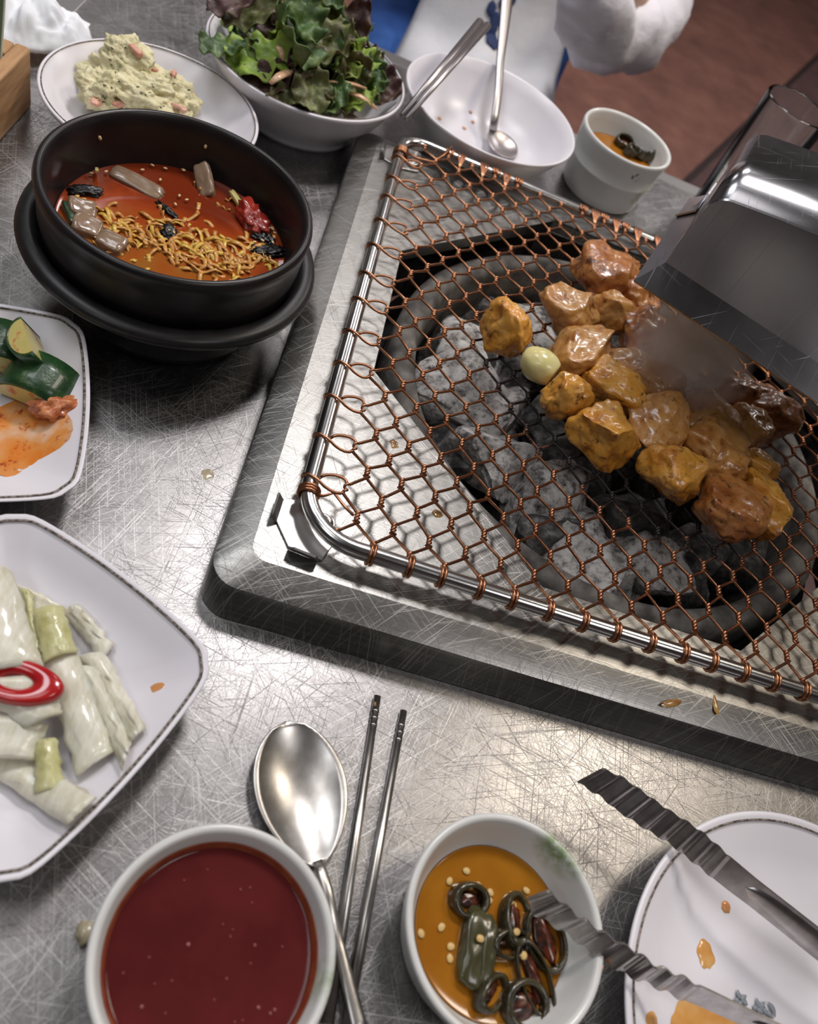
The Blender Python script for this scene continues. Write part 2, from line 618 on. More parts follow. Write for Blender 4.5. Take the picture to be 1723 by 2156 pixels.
def spot(name, px, py, z, rx, ry, rot, material, label, cat, seed=1, h=0.0006, group=None, zf=None):
    """a drop or smear lying on a surface: a low, irregular dome"""
    c = at(px, py, z) if py is not None else Vector(px)
    if zf:
        for _ in range(4):
            c = at(px, py, zf(c.x, c.y))
    n = 28
    v = [Vector((c.x, c.y, c.z + h))]
    for k, (s, hh) in enumerate(((0.5, 0.85), (0.85, 0.45), (1.0, 0.0))):
        for i in range(n):
            a = 2 * PI * i / n
            w = 1 + 0.28 * noise.noise(Vector((math.cos(a) * 1.6 + seed * 5.1, math.sin(a) * 1.6, seed)))
            x, y = rx * s * w * math.cos(a), ry * s * w * math.sin(a)
            v.append(Vector((c.x + x * math.cos(rot) - y * math.sin(rot), c.y + x * math.sin(rot) + y * math.cos(rot), c.z + h * hh)))
    if zf:
        v = [Vector((p.x, p.y, zf(p.x, p.y) + (p.z - c.z) + 0.00015)) for p in v]
    f = [(0, 1 + i, 1 + (i + 1) % n) for i in range(n)]
    for k in range(2):
        for i in range(n):
            a, b = 1 + k * n, 1 + (k + 1) * n
            f.append((a + i, b + i, b + (i + 1) % n, a + (i + 1) % n))
    return mesh(name, (v, f), material, label=label, cat=cat, group=group)


def lathe_z(c, rs, zs):
    return lambda x, y: float(np.interp(math.hypot(x - c[0], y - c[1]), rs, zs))


def square_z(c, side, ang, h):
    def zf(x, y):
        p = Matrix.Rotation(-ang, 2) @ Vector((x - c[0], y - c[1]))
        a, b = max(abs(p.x), abs(p.y)), min(abs(p.x), abs(p.y))
        u = b / max(a, 1e-6)
        q = a / (side / 2 * (1.0 + 0.085 * (1 - u * u)))
        return h * float(np.interp(q, [0, 0.2, 0.42, 0.62, 0.82, 0.955, 0.985], [0.265, 0.27, 0.30, 0.42, 0.74, 0.965, 1.0]))
    return zf


# ------------------------------------------------------------------ the setting: floor
FZ = -0.75
fl = mesh('floor', box(-2.45, 3.85, -2.25, 6.65, FZ - 0.05, FZ - 0.004), 'seam', kind='structure', smooth=False)
d = Vector((0.444, 0.896, 0))
nn = Vector((0.896, -0.444, 0))
p0 = Vector((1.63, 3.86, 0))


def floor_sheet(o0, o1, a0, a1, m):
    q = [p0 + nn * o + d * a for o, a in ((o0, a0), (o1, a0), (o1, a1), (o0, a1))]
    return bevel(mesh('floor_sheet', prism([(p.x, p.y) for p in q], FZ - 0.004, FZ), m, fl, smooth=False), 0.002)


floor_sheet(-1.9, -0.012, -4.2, 2.9, 'floor')
floor_sheet(-3.8, -1.912, -4.2, 2.9, 'floor')
floor_sheet(0.012, 1.5, -4.2, 2.6, 'floor_dark')

for nm, b in (('ceiling', (-2.4, 3.8, -2.2, 6.6, 1.90, 1.95)), ('wall_left', (-2.45, -2.4, -2.2, 6.6, FZ, 1.95)), ('wall_right', (3.8, 3.85, -2.2, 6.6, FZ, 1.95)), ('wall_back', (-2.45, 3.85, 6.6, 6.65, FZ, 1.95)), ('wall_front', (-2.45, 3.85, -2.25, -2.2, FZ, 1.95))):
    mesh(nm, box(*b), 'ceiling' if nm == 'ceiling' else 'wall', kind='structure', smooth=False)

# ------------------------------------------------------------------ table
HC = (0.248, 0.475)          # middle of the fire pit
HH = 0.197                   # half width of the octagonal opening


def octagon(cx, cy, h, cut=0.128):
    a = h - cut
    return [(cx + h, cy - a), (cx + h, cy + a), (cx + a, cy + h), (cx - a, cy + h), (cx - h, cy + a), (cx - h, cy - a), (cx - a, cy - h), (cx + a, cy - h)]


TX0, TX1, TY0, TY1 = -0.294, 0.79, -0.03, 0.918
tb = thing('dining_table', (HC[0], HC[1], FZ), 'stainless steel table top with a built-in grill pit', 'table')
oc = octagon(HC[0], HC[1], HH + 0.006)
rim = [(TX0 + 0.0225, TY0 + 0.0225), (TX1 - 0.0225, TY0 + 0.0225), (TX1 - 0.0225, TY1 - 0.0225), (TX0 + 0.0225, TY1 - 0.0225)]
top = sheet_with_hole(rim, oc, 0.0)
bot = sheet_with_hole(rim, oc, -0.03)
wall = loft([[(x, y, -0.03) for x, y in oc], [(x, y, 0.0) for x, y in oc]])
mesh('table_top', join(top, (bot[0], [tuple(reversed(q)) for q in bot[1]]), wall), 'table', tb, smooth=False)
for (a, b, c_, e) in ((TX0, TX1, TY1 - 0.0225, TY1), (TX0, TX1, TY0, TY0 + 0.0225), (TX0, TX0 + 0.0225, TY0 + 0.0225, TY1 - 0.0225), (TX1 - 0.0225, TX1, TY0 + 0.0225, TY1 - 0.0225)):
    tr = bevel(mesh('edge_trim', box(a, b, c_, e, -0.035, -0.0006), 'trim', tb, smooth=False), 0.0015)
    if c_ > 0.8:
        for k in range(4):
            mesh('screw', lathe([(0, 0.0012), (0.0025, 0.001), (0.0032, 0.0)], (0.08 + 0.3 * k, TY1 - 0.011, -0.0006), 16), 'chrome', tr)
for x in (TX0 + 0.06, TX1 - 0.06):
    for y in (TY0 + 0.06, TY1 - 0.06):
        mesh('leg', box(x - 0.02, x + 0.02, y - 0.02, y + 0.02, FZ, -0.03), 'trim', tb, smooth=False)

# ------------------------------------------------------------------ fire pit: brazier and charcoal
bz = thing('brazier', (HC[0], HC[1], -0.11), 'round sooty grey ceramic fire pit under the wire grate', 'brazier')
mesh('fire_bowl', lathe([(0, -0.11), (0.150, -0.108), (0.160, -0.095), (0.164, -0.02), (0.166, 0.004), (0.170, 0.010), (0.180, 0.011), (0.186, 0.006), (0.187, -0.03), (0.182, -0.112), (0, -0.114)],
                        (HC[0], HC[1], 0), 96), 'ceramic', bz)
mesh('ember_bed', lathe([(0, -0.052), (0.08, -0.055), (0.1625, -0.066), (0.1615, -0.085), (0, -0.090)], (HC[0], HC[1], 0), 64,
                        wob=lambda a, r: 1 + (0.01 if r > 0.15 else 0.0)), 'coal_dark', bz)
mesh('casing', lathe([(0.188, -0.0315), (0.2075, -0.034), (0.2075, -0.14), (0, -0.14), (0, -0.138), (0.2055, -0.138), (0.2055, -0.036), (0.188, -0.0335)], (HC[0], HC[1], 0), 64), 'soot', bz)

coal_px = [  # px, py, top height, radius px x / y, tilt, ashy
    (905, 700, -0.012, 75, 70, 1), (880, 820, -0.006, 85, 75, 1), (960, 770, -0.016, 70, 60, 0), (1010, 880, -0.012, 95, 90, 1),
    (1055, 985, 0.000, 110, 100, 1), (985, 960, -0.014, 70, 80, 0), (1150, 1085, -0.002, 95, 80, 1), (1120, 1190, -0.012, 80, 60, 0),
    (1215, 1165, 0.000, 85, 90, 1), (1310, 1110, -0.012, 90, 70, 0), (1350, 1190, -0.010, 80, 60, 1), (1290, 1240, -0.014, 80, 50, 1),
    (1440, 1180, -0.014, 90, 60, 0), (1420, 1250, -0.02, 90, 45, 0), (1540, 1190, -0.018, 80, 60, 0), (960, 620, -0.02, 80, 60, 0),
    (1060, 560, -0.020, 80, 60, 0), (1080, 650, -0.020, 75, 55, 1), (1170, 600, -0.022, 80, 60, 0), (1130, 500, -0.024, 90, 50, 0),
    (1200, 1010, -0.02, 80, 70, 0), (1150, 900, -0.024, 80, 70, 0), (1080, 790, -0.022, 80, 60, 0), (1330, 990, -0.024, 90, 70, 0),
    (1500, 1090, -0.022, 90, 70, 0), (1640, 1040, -0.02, 90, 70, 0), (1660, 960, -0.02, 80, 60, 0), (1250, 530, -0.024, 80, 55, 0),
    (1240, 820, -0.026, 90, 80, 0), (1400, 850, -0.026, 100, 80, 0), (1330, 680, -0.026, 90, 70, 0), (1600, 880, -0.026, 90, 70, 0)]
coal_names = ['ash-white charcoal lump farthest up along the left rim of the pit', 'ash-white charcoal lump in the left corner of the pit', 'ash-white charcoal lump right of the left corner lump',
              'biggest ash-white charcoal lump, in the front left of the pit', 'ash-white charcoal lump right of the biggest one', 'speckled ash-white charcoal lump nearest the front rod',
              'ash-grey charcoal lump at the front middle of the pit', 'flat ash-grey charcoal lump touching the front rim of the pit', 'ash-grey charcoal lump behind the lone golden chicken cube']
for i, (px, py, zt, rx, ry, ash) in enumerate(coal_px):
    c = at(px, py, zt - 0.010)
    dist = (c - Vector((0, 0, CAM_H))).length
    k = dist / FPX
    ax_ = (min(rx * k * (1.25 if ash else 1.1), 0.036), min(ry * k * (1.3 if ash else 1.15), 0.036), 0.026)
    w = Vector((c.x - HC[0], c.y - HC[1]))
    lim = 0.160 - 0.92 * max(ax_)
    if w.length > lim:
        w = w.normalized() * lim
        c = Vector((HC[0] + w.x, HC[1] + w.y, c.z))
    o = mesh('charcoal', blob(c, ax_, (0.3 * math.sin(i), 0.3 * math.cos(i * 2.1), i * 0.9), 0.10, 1.3, 40 + i, 4, 4.5, 9, 0.70, 0.05, 5),
             'coal' if ash else 'coal_dark', group='charcoal in the fire pit',
             label=coal_names.pop(0) if ash else 'dark charcoal lump in the pit under the grate', cat='charcoal')
    autosmooth(o, 32)

# ------------------------------------------------------------------ grill surround
tg = thing('grill_surround', (HC[0], 0.46, 0.0), 'brushed steel raised surround around the fire pit', 'grill tray')
TZ = 0.030
ox0, ox1, oy0, oy1 = -0.0097, 0.505, 0.215, 0.705
rings = []
for off_, z, r in ((0.0, 0.0005, 0.017), (0.0006, 0.0215, 0.017), (0.0016, 0.0245, 0.0165), (0.0040, 0.0258, 0.016), (0.0175, 0.0296, 0.010), (0.0190, TZ, 0.010)):
    yo = off_ + (0.004 * z / 0.025 if z < 0.025 else 0.004)
    rings.append([(x, y, z) for x, y in rrect(ox0 + off_, ox1 - off_, oy0 + yo, oy1 - yo, r, 8)])
oc2 = octagon(HC[0], HC[1], HH)
flat = sheet_with_hole([(x, y) for x, y, z in rings[-1]], oc2, TZ)
lip = loft([[(x, y, z) for x, y in octagon(HC[0], HC[1], HH - o_)] for o_, z in ((0.0, TZ), (-0.0008, TZ - 0.0015), (-0.0012, TZ - 0.012), (0.002, TZ - 0.012), (0.0, TZ - 0.0015))][0:3])
autosmooth(mesh('surround_plate', join(loft(rings), flat, (lip[0], [tuple(reversed(q)) for q in lip[1]])), 'tray', tg), 25)


def bracket(cx, cy, sy):
    """corner stop: folded plate with two upright tabs and a bolt"""
    P = lambda x, y: (cx + x, cy + sy * y)
    out = [P(-0.011, 0.024), P(-0.0115, 0.008), P(-0.0015, -0.006), P(0.018, -0.008), P(0.022, 0.004), P(0.020, 0.022), P(0.004, 0.028)]
    if sy < 0:
        out.reverse()
    b = bevel(mesh('corner_bracket', prism(out, TZ + 0.0002, TZ + 0.0017), 'bracket', tg, smooth=False), 0.0004)
    for a, c_ in ((P(-0.0115, 0.007), P(-0.0112, 0.023)), (P(-0.0012, -0.0068), P(0.0160, -0.0086))):
        a, c_ = Vector((a[0], a[1], 0)), Vector((c_[0], c_[1], 0))
        t = (c_ - a).normalized()
        e0 = [a + Vector((0, 0, TZ + 0.001)), a + t * 0.003 + Vector((0, 0, TZ + 0.001)), c_ - t * 0.002 + Vector((0, 0, TZ + 0.001)), c_ + Vector((0, 0, TZ + 0.001))]
        cen = Vector((cx + 0.006, cy + sy * 0.010, 0))
        w_ = Vector((t.y, -t.x, 0))
        w_ = w_ if w_.dot((a + c_) / 2 - cen) > 0 else -w_
        w_ = w_ * 0.0035
        e1 = [a + w_ + Vector((0, 0, TZ + 0.0065)), a + w_ + t * 0.003 + Vector((0, 0, TZ + 0.0085)), c_ + w_ - t * 0.002 + Vector((0, 0, TZ + 0.0085)), c_ + w_ + Vector((0, 0, TZ + 0.0065))]
        mesh('bracket_tab', ribbon(e0, e1, 0.0013), 'bracket', b, smooth=False)
    q = P(0.0135, 0.016)
    mesh('bolt', lathe([(0, 0.0022), (0.0018, 0.0022), (0.0022, 0.0034), (0.0042, 0.0034), (0.0048, 0.0026), (0.0048, 0.0008), (0.0062, 0.0004), (0.0062, 0)], (q[0], q[1], TZ + 0.0017), 24), 'bracket', b)


bracket(0.0290, 0.2565, 1)
bracket(0.0290, 0.6790, -1)

# ------------------------------------------------------------------ wire grate
RZ, RR = 0.0425, 0.0048
gx0, gx1, gy0, gy1 = 0.0291, 0.467, 0.2540, 0.681
gr = thing('wire_grate', (HC[0], HC[1], TZ), 'copper wire mesh grate on a round steel rod frame over charcoal', 'grill grate')
fp = rrect(gx0, gx1, gy0, gy1, [0.025, 0.020, 0.034, 0.034], 10)
fr = mesh('rod_frame', tube([(x, y, RZ) for x, y in fp], RR, 14, closed=True), 'chrome', gr)
WX, WY, X0, Y0 = 0.0107, 0.0160, 0.0485, 0.3227
WR, TW = 0.00092, 0.0034
rw = random.Random(5)
MZ = RZ + 0.0022


def node(i, j):
    """centre of twist j (every half pitch) on column i: only where (i + j) is even"""
    h = math.sin(i * 12.9 + j * 78.2) * 0.0006
    g = math.sin(i * 37.7 + j * 11.1) * 0.0007
    return Vector((X0 + WX * i + h, Y0 + WY * j + g, MZ + 0.0006 * math.sin(i * 5.3 + j * 3.1)))


NC = 39
jlo, jhi = -4, 22
for w in range(NC):          # wire w weaves between column w and column w + 1
    pts = []
    for j in range(jlo, jhi + 1):
        i = w if (w + j) % 2 == 0 else w + 1
        c = node(i, j)
        if c.y < gy0 + 0.004 or c.y > gy1 - 0.006:
            continue
        side = 0 if i == w + 1 else PI
        for s in range(11):
            t = s / 10.0
            a = side + PI + t * PI * 3
            rad = WR * 1.05 if 0 < s < 10 else WR * 1.9
            pts.append(c + Vector((math.cos(a) * rad * -1, (t - 0.5) * 2 * TW, math.sin(a) * rad)))
    mesh('mesh_wire', tube(pts, WR, 6), 'copper', gr)
for i in range(1, NC):       # the twisted tails wrapped twice round the front rod
    js = [j for j in range(jlo, 8) if (i + j) % 2 == 0 and node(i, j).y >= gy0 + 0.004]
    c = node(i, js[0])
    if (i % 2 == 0 and c.y > gy0 + 0.021) or c.y > gy0 + 0.017:
        continue
    xr = c.x + rw.uniform(-0.0012, 0.0012)
    v = []
    for off_ in (-0.00105, 0.00105):
        ring = []
        for s in range(19):
            a = RD(20) + RD(330) * s / 18
            ring.append((xr + off_ + rw.uniform(-.00005, .00005), gy0 + (RR + WR) * math.cos(a), RZ + (RR + WR) * math.sin(a)))
        v.append(tube(ring, WR, 6))
    hx = []
    y1, y0_ = c.y - TW, gy0 + RR
    for k in (0, 1):
        tw = []
        for s in range(13):
            t = s / 12
            a = k * PI + t * PI * 3
            tw.append((c.x + (xr - c.x) * t + math.cos(a) * WR, y1 + (y0_ - y1) * t, MZ + (RZ + 0.0035 - MZ) * t + math.sin(a) * WR))
        v.append(tube(tw, WR, 6))
    mesh('rod_wrap', join(*v), 'copper', gr)
for i in range(2, NC):       # fans of wire ends over the back rod
    js = [j for j in range(10, jhi + 1) if (i + j) % 2 == 0 and node(i, j).y <= gy1 - 0.006]
    c = node(i, js[-1])
    if c.y < gy1 - 0.026 or rw.random() < 0.22:
        continue
    v = []
    for k in range(4):
        o_ = (k - 1.5) * 0.0019 + rw.uniform(-0.0004, 0.0004)
        path = [c + Vector((0, TW, 0)), Vector((c.x + o_ * 0.4, (c.y + TW + gy1 - RR) / 2, MZ + 0.001)), Vector((c.x + o_, gy1 - RR * 0.9, RZ + 0.0045)),
                Vector((c.x + o_ * 1.1, gy1, RZ + RR + WR)), Vector((c.x + o_ * 1.1, gy1 + RR * 0.85, RZ + RR * 0.7)), Vector((c.x + o_ * 1.1, gy1 + RR + WR, RZ - 0.001)), Vector((c.x + o_ * 1.0, gy1 + RR * 0.5, RZ - RR))]
        v.append(tube(path, WR, 6))
    mesh('rod_fan', join(*v), 'copper', gr)
for j in range(jlo + 1, jhi):   # loops round the left rod
    i = 0
    if (i + j) % 2:
        continue
    c = node(i, j)
    if c.y < gy0 + 0.02 or c.y > gy1 - 0.02:
        continue
    ys = c.y + rw.uniform(-0.002, 0.002)
    v = []
    path = [Vector((c.x - 0.0003, c.y - TW, MZ)), Vector((c.x - 0.004, ys - 0.0062, MZ + 0.0006)), Vector((gx0 + 0.008, ys - 0.0058, MZ + 0.002)), Vector((gx0 + 0.003, ys - 0.003, RZ + RR + WR)),
            Vector((gx0 - 0.002, ys - 0.001, RZ + RR + WR * 0.6))]
    for s in range(1, 9):
        a = RD(115 + 235 * s / 8)
        path.append(Vector((gx0 + (RR + WR) * math.cos(a), ys - 0.001 + 0.007 * s / 8, RZ + (RR + WR) * math.sin(a))))
    path += [Vector((gx0 + 0.009, ys + 0.0075, MZ - 0.002)), Vector((c.x - 0.005, ys + 0.0075, MZ - 0.0005)), Vector((c.x - 0.001, ys + 0.006, MZ)), Vector((c.x, c.y + TW, MZ))]
    # smooth the corner points
    for _ in range(2):
        q = [path[0]]
        for a, b in zip(path, path[1:]):
            q += [a.lerp(b, 0.25), a.lerp(b, 0.75)]
        path = q + [path[-1]]
    mesh('rod_loop', tube(path[::2], WR, 6), 'copper', gr)
v = []
for k in range(3):
    ring = [(gx0 + 0.0006 + (RR + WR) * math.cos(a), gy0 + 0.0255 + 0.0019 * k, RZ + (RR + WR) * math.sin(a)) for a in [2 * PI * s / 20 for s in range(20)]]
    v.append(tube(ring, WR, 6, closed=True))
c = node(1, -3)
tail = [Vector((gx0 + RR, gy0 + 0.027, RZ)), Vector((gx0 + 0.009, gy0 + 0.0262, RZ + 0.003)), Vector((gx0 + 0.014, gy0 + 0.031, RZ + 0.002)), Vector((c.x - 0.008, c.y + 0.004, MZ)), Vector((c.x - 0.002, c.y, MZ))]
v.append(tube(tail, WR, 6))
mesh('rod_wrap', join(*v), 'copper', gr)
v = []
for k in range(4):
    ring = [(gx0 + 0.0004 + (RR + WR) * math.cos(a), gy1 - 0.032 + 0.0021 * k, RZ + (RR + WR) * math.sin(a)) for a in [2 * PI * s / 20 for s in range(20)]]
    v.append(tube(ring, WR, 6, closed=True))
v.append(tube([Vector((gx0 + RR, gy1 - 0.026, RZ + 0.002)), Vector((gx0 + 0.014, gy1 - 0.030, RZ + 0.003)), Vector((gx0 + 0.028, gy1 - 0.024, RZ + 0.002)), Vector((gx0 + 0.036, gy1 - 0.010, RZ + 0.004)), Vector((gx0 + 0.040, gy1 + 0.001, RZ + 0.008))], WR, 6))
mesh('rod_wrap', join(*v), 'copper', gr)

# ------------------------------------------------------------------ chicken on the grate
CZ = MZ + WR * 2
#  px, py, half width px, half height px, rotation in plan, material, boxiness, planes, label
chick = [
    (1070, 690, 42, 46, 0.1, 'meat_gold', 3.4, 3, 'golden chicken cube standing alone above the garlic clove'),
    (1200, 655, 58, 46, -0.5, 'meat_tan', 2.3, 2, 'pale tan ragged chicken piece right of the lone golden cube'),
    (1281, 580, 62, 62, 0.4, 'meat_brown', 2.6, 1, 'large browned chicken piece farthest back under the hood corner'),
    (1222, 738, 66, 50, 0.75, 'meat_tan', 3.0, 2, 'cylinder shaped tan chicken piece right behind the garlic clove'),
    (1290, 660, 38, 40, 0.2, 'meat_tan', 2.3, 2, 'small tan chicken piece below the large browned back piece'),
    (1350, 695, 54, 50, 0.3, 'meat_brown', 2.8, 2, 'browned chicken piece touched by smoke below the hood corner'),
    (1345, 630, 46, 38, 0.9, 'meat_brown', 2.3, 2, 'browned chicken piece tucked under the hood lip'),
    (1345, 790, 80, 46, -0.3, 'meat_tan', 2.6, 2, 'wide tan chicken slab in the middle of the heap, hazed by smoke'),
    (1190, 834, 50, 34, 0.4, 'meat_gold', 2.2, 3, 'small golden folded chicken piece just below the garlic clove'),
    (1290, 824, 60, 38, -0.45, 'meat_gold', 3.0, 3, 'golden seared chicken block above the ridged cube'),
    (1281, 910, 62, 50, -0.55, 'meat_gold', 3.6, 2, 'big golden ridged chicken cube nearest the burnt wires'),
    (1385, 900, 62, 58, 0.2, 'meat_tan', 2.4, 2, 'bumpy tan chicken piece right of the ridged cube'),
    (1485, 880, 58, 50, 0.4, 'meat_tan', 2.4, 2, 'brown chicken piece with dark slits under the smoke'),  # lighter tan puts the smoke haze into the colour of a brown piece
    (1500, 945, 52, 58, 0.9, 'meat_tan', 2.3, 2, 'pale chicken piece behind the leaning oval one'),
    (1518, 970, 44, 68, -0.35, 'meat_tan', 2.5, 2, 'oval tan chicken piece leaning on the charred golden piece'),
    (1420, 1000, 58, 50, 0.3, 'meat_gold', 2.7, 3, 'yellow chicken piece charred on top beside the burnt wires'),
    (1572, 905, 38, 42, 0.1, 'meat_tan', 2.4, 1, 'round reddish brown chicken piece right of the oval one'),  # tan again, haze painted in over the reddish brown
    (1612, 862, 50, 54, 0.6, 'meat_brown', 2.8, 2, 'rightmost brown chicken piece with a red edge under the hood'),
    (1560, 835, 40, 34, 0.2, 'meat_brown', 2.3, 2, 'glossy brown chicken piece below the lower hood edge'),
    (1585, 985, 44, 26, -0.35, 'meat_gold', 2.6, 0, 'small smooth golden piece right of the oval chicken'),
    (1545, 1072, 64, 52, -0.2, 'meat_brown', 2.4, 3, 'folded amber chicken piece nearest the front right of the heap'),
    (1600, 1065, 42, 58, 0.5, 'meat_gold', 2.3, 2, 'golden chicken flap behind the folded amber piece')]
for i, (px, py, hw, hh, rz, m, bx_, npl, lab) in enumerate(chick):
    hz = 0.0105 + 0.00005 * (hw + hh)
    c = at(px, py, CZ + hz * 0.92)
    k = (c - Vector((0, 0, CAM_H))).length / FPX
    mesh('chicken_piece', blob(c, (hw * k * 1.10, hh * k * 1.14, hz * 1.08), (0.15 * math.sin(i * 3), 0.12 * math.cos(i * 5), rz), 0.11, 1.5, 100 + i, 5, bx_ + 0.6, npl + 4, 0.80, 0.03, 5, floor=CZ - 0.0005),
         m, group='chicken pieces on the grate', label=lab, cat='chicken')
c = at(1138, 770, CZ + 0.011)
cl = blob(c, (0.0150, 0.0118, 0.0115), (0, 0.0, -0.45), 0.03, 1.2, 9, 4, 2.1)
axd = Vector((math.cos(-0.45), math.sin(-0.45), 0))
cut = 0.0115
clv = []
for p in cl[0]:
    q = Vector(p) - c
    e = q.dot(axd) - cut
    clv.append(c + (q - axd * e * 0.95 if e > 0 else q))
mesh('garlic_clove', (clv, cl[1]), 'garlic', label='pale yellow garlic clove toasting beside the chicken', cat='garlic')

# ------------------------------------------------------------------ extractor hood over the grate
hd = thing('extractor_hood', (0.30, 0.48, 0.14), 'scratched steel smoke extractor hood hanging over the chicken', 'hood')
hu = Vector((math.cos(RD(-21.5)), math.sin(RD(-21.5)), 0))
hv = Vector((-hu.y, hu.x, 0))
A = Vector((0.1803, 0.4423, 0.0))


def hp(u, v, z):
    return A + hu * u + hv * v + Vector((0, 0, z))


HW, HD = 0.25, 0.138
ul, ur = 0.0098, HW - 0.0098


def hood_profile(z0):
    pr = [(ul, z0)]
    r = 0.013
    zt = 0.2035
    pr.append((ul, zt - r))
    for s in range(1, 9):
        a = RD(180 - 80 * s / 8)
        pr.append((ul + r + r * math.cos(a), zt - r + r * math.sin(a)))
    for s in range(1, 8):
        t = s / 8
        pr.append((ul + r * 0.83 + (ur - ul - r * 1.66) * t, zt - 0.0002 + 0.015 * math.sin(PI * t)))
    for s in range(8, -1, -1):
        a = RD(80 * s / 8) if False else RD(0 + 80 * s / 8)
        pr.append((ur - r + r * math.cos(a), zt - r + r * math.sin(a)))
    pr.append((ur, z0))
    return pr


pf = hood_profile(0.152)
front = [hp(u, 0.017, z) for u, z in pf]
fr2 = [hp(u, 0.0182, z + 0.0008) for u, z in pf]
back = [hp(u, HD, z) for u, z in pf]
n_ = len(pf)
shell = loft([fr2, back], closed_ring=False)
autosmooth(mesh('hood_shell', shell, 'hood', hd), 35).modifiers.new('solid', 'SOLIDIFY').thickness = 0.0012
fface = (front + fr2, [tuple(range(n_))] + [(i + 1, i, n_ + i, n_ + i + 1) for i in range(n_ - 1)])
autosmooth(mesh('front_panel', fface, 'hood', hd), 35)
mesh('back_panel', (back, [tuple(reversed(range(n_)))]), 'hood', hd, smooth=False)
# flared lip round the opening
o_ring = [hp(0, 0, 0.140), hp(HW, 0, 0.140), hp(HW, HD + 0.012, 0.140), hp(HW * 0.5, HD + 0.012, 0.140), hp(0, HD + 0.002, 0.140), hp(0.0, 0.112, 0.140)]
i_ring = [hp(ul, 0.017, 0.1522), hp(ur, 0.017, 0.1522), hp(ur, HD, 0.1522), hp(HW * 0.5, HD, 0.1522), hp(ul + 0.001, HD - 0.001, 0.1522), hp(ul, 0.105, 0.1522)]
lp = mesh('flared_lip', loft([o_ring, i_ring]), 'hood', hd, smooth=False)
so = lp.modifiers.new('solid', 'SOLIDIFY')
so.thickness = 0.0014
mesh('lip_tab', ribbon([hp(-0.001, 0.104, 0.1405), hp(0.003, 0.118, 0.1405), hp(0.009, 0.128, 0.142), hp(0.0105, 0.134, 0.146)],
                       [hp(0.0085, 0.100, 0.1528), hp(0.0088, 0.116, 0.1535), hp(0.0093, 0.126, 0.156), hp(0.0095, 0.133, 0.162)], 0.0012), 'hood', hd, smooth=False)
dc = hp(HW * 0.62, HD * 0.62, 0)
mesh('duct_pipe', lathe([(0.052, 0.200), (0.052, 1.6)], (dc.x, dc.y, 0), 40), 'hood', hd).modifiers.new('solid', 'SOLIDIFY').thickness = 0.001
mesh('duct_collar', lathe([(0.053, 0.212), (0.058, 0.212), (0.058, 0.236), (0.053, 0.236)], (dc.x, dc.y, 0), 40, closed=True), 'hood', hd)

# ------------------------------------------------------------------ black pot in its holder
PC = (-0.0948, 0.4358)
mesh('pot_holder', lathe([(0, 0.0), (0.057, 0.0), (0.062, 0.002), (0.0655, 0.010), (0.070, 0.024), (0.081, 0.0385), (0.088, 0.0425), (0.0910, 0.0450), (0.0918, 0.0475), (0.0910, 0.0503), (0.0885, 0.0520), (0.0840, 0.0528),
                          (0.0812, 0.0520), (0.0792, 0.046), (0.0745, 0.040), (0.066, 0.020), (0.058, 0.010), (0, 0.010)], (PC[0], PC[1], 0), 110), 'holder',
     label='black pot holder with a wide rounded ridge under the soup pot', cat='pot holder')
mesh('stone_pot', lathe([(0, 0.0105), (0.056, 0.0105), (0.0640, 0.022), (0.0735, 0.0405), (0.0775, 0.0475), (0.0796, 0.060), (0.0800, 0.070), (0.0802, 0.0742), (0.0808, 0.0760), (0.0812, 0.0790), (0.0818, 0.0825), (0.0810, 0.0855), (0.0795, 0.0866), (0.0780, 0.0868), (0.0768, 0.0858),
                         (0.0758, 0.0838), (0.0748, 0.0815), (0.0740, 0.075), (0.0722, 0.062), (0.0700, 0.050), (0.064, 0.036), (0.052, 0.026), (0, 0.0235)],
                        (PC[0], PC[1], 0), 128), 'black', label='glossy black earthenware pot filled with red soup', cat='pot')
SZ = 0.0535


def soup_mat():
    m, nt, b = _new('red_broth')
    v = mapping(nt)
    n = noise_tex(nt, v, 26, 4, 0.6, 0.6)
    tc = nt.nodes.new('ShaderNodeTexCoord')
    sx = nt.nodes.new('ShaderNodeSeparateXYZ')
    nt.links.new(tc.outputs['Object'], sx.inputs[0])
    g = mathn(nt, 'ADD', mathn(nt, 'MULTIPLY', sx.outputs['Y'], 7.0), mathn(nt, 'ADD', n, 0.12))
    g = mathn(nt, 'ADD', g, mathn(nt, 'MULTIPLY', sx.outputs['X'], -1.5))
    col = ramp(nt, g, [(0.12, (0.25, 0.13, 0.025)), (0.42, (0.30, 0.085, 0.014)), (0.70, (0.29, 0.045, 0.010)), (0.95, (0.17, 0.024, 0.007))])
    nt.links.new(col, b.inputs['Base Color'])
    b.inputs['Roughness'].default_value = 0.08
    b.inputs['Subsurface Weight'].default_value = 0.0
    bump(nt, b, noise_tex(nt, v, 60, 2), 0.08, 0.0006)
    return m


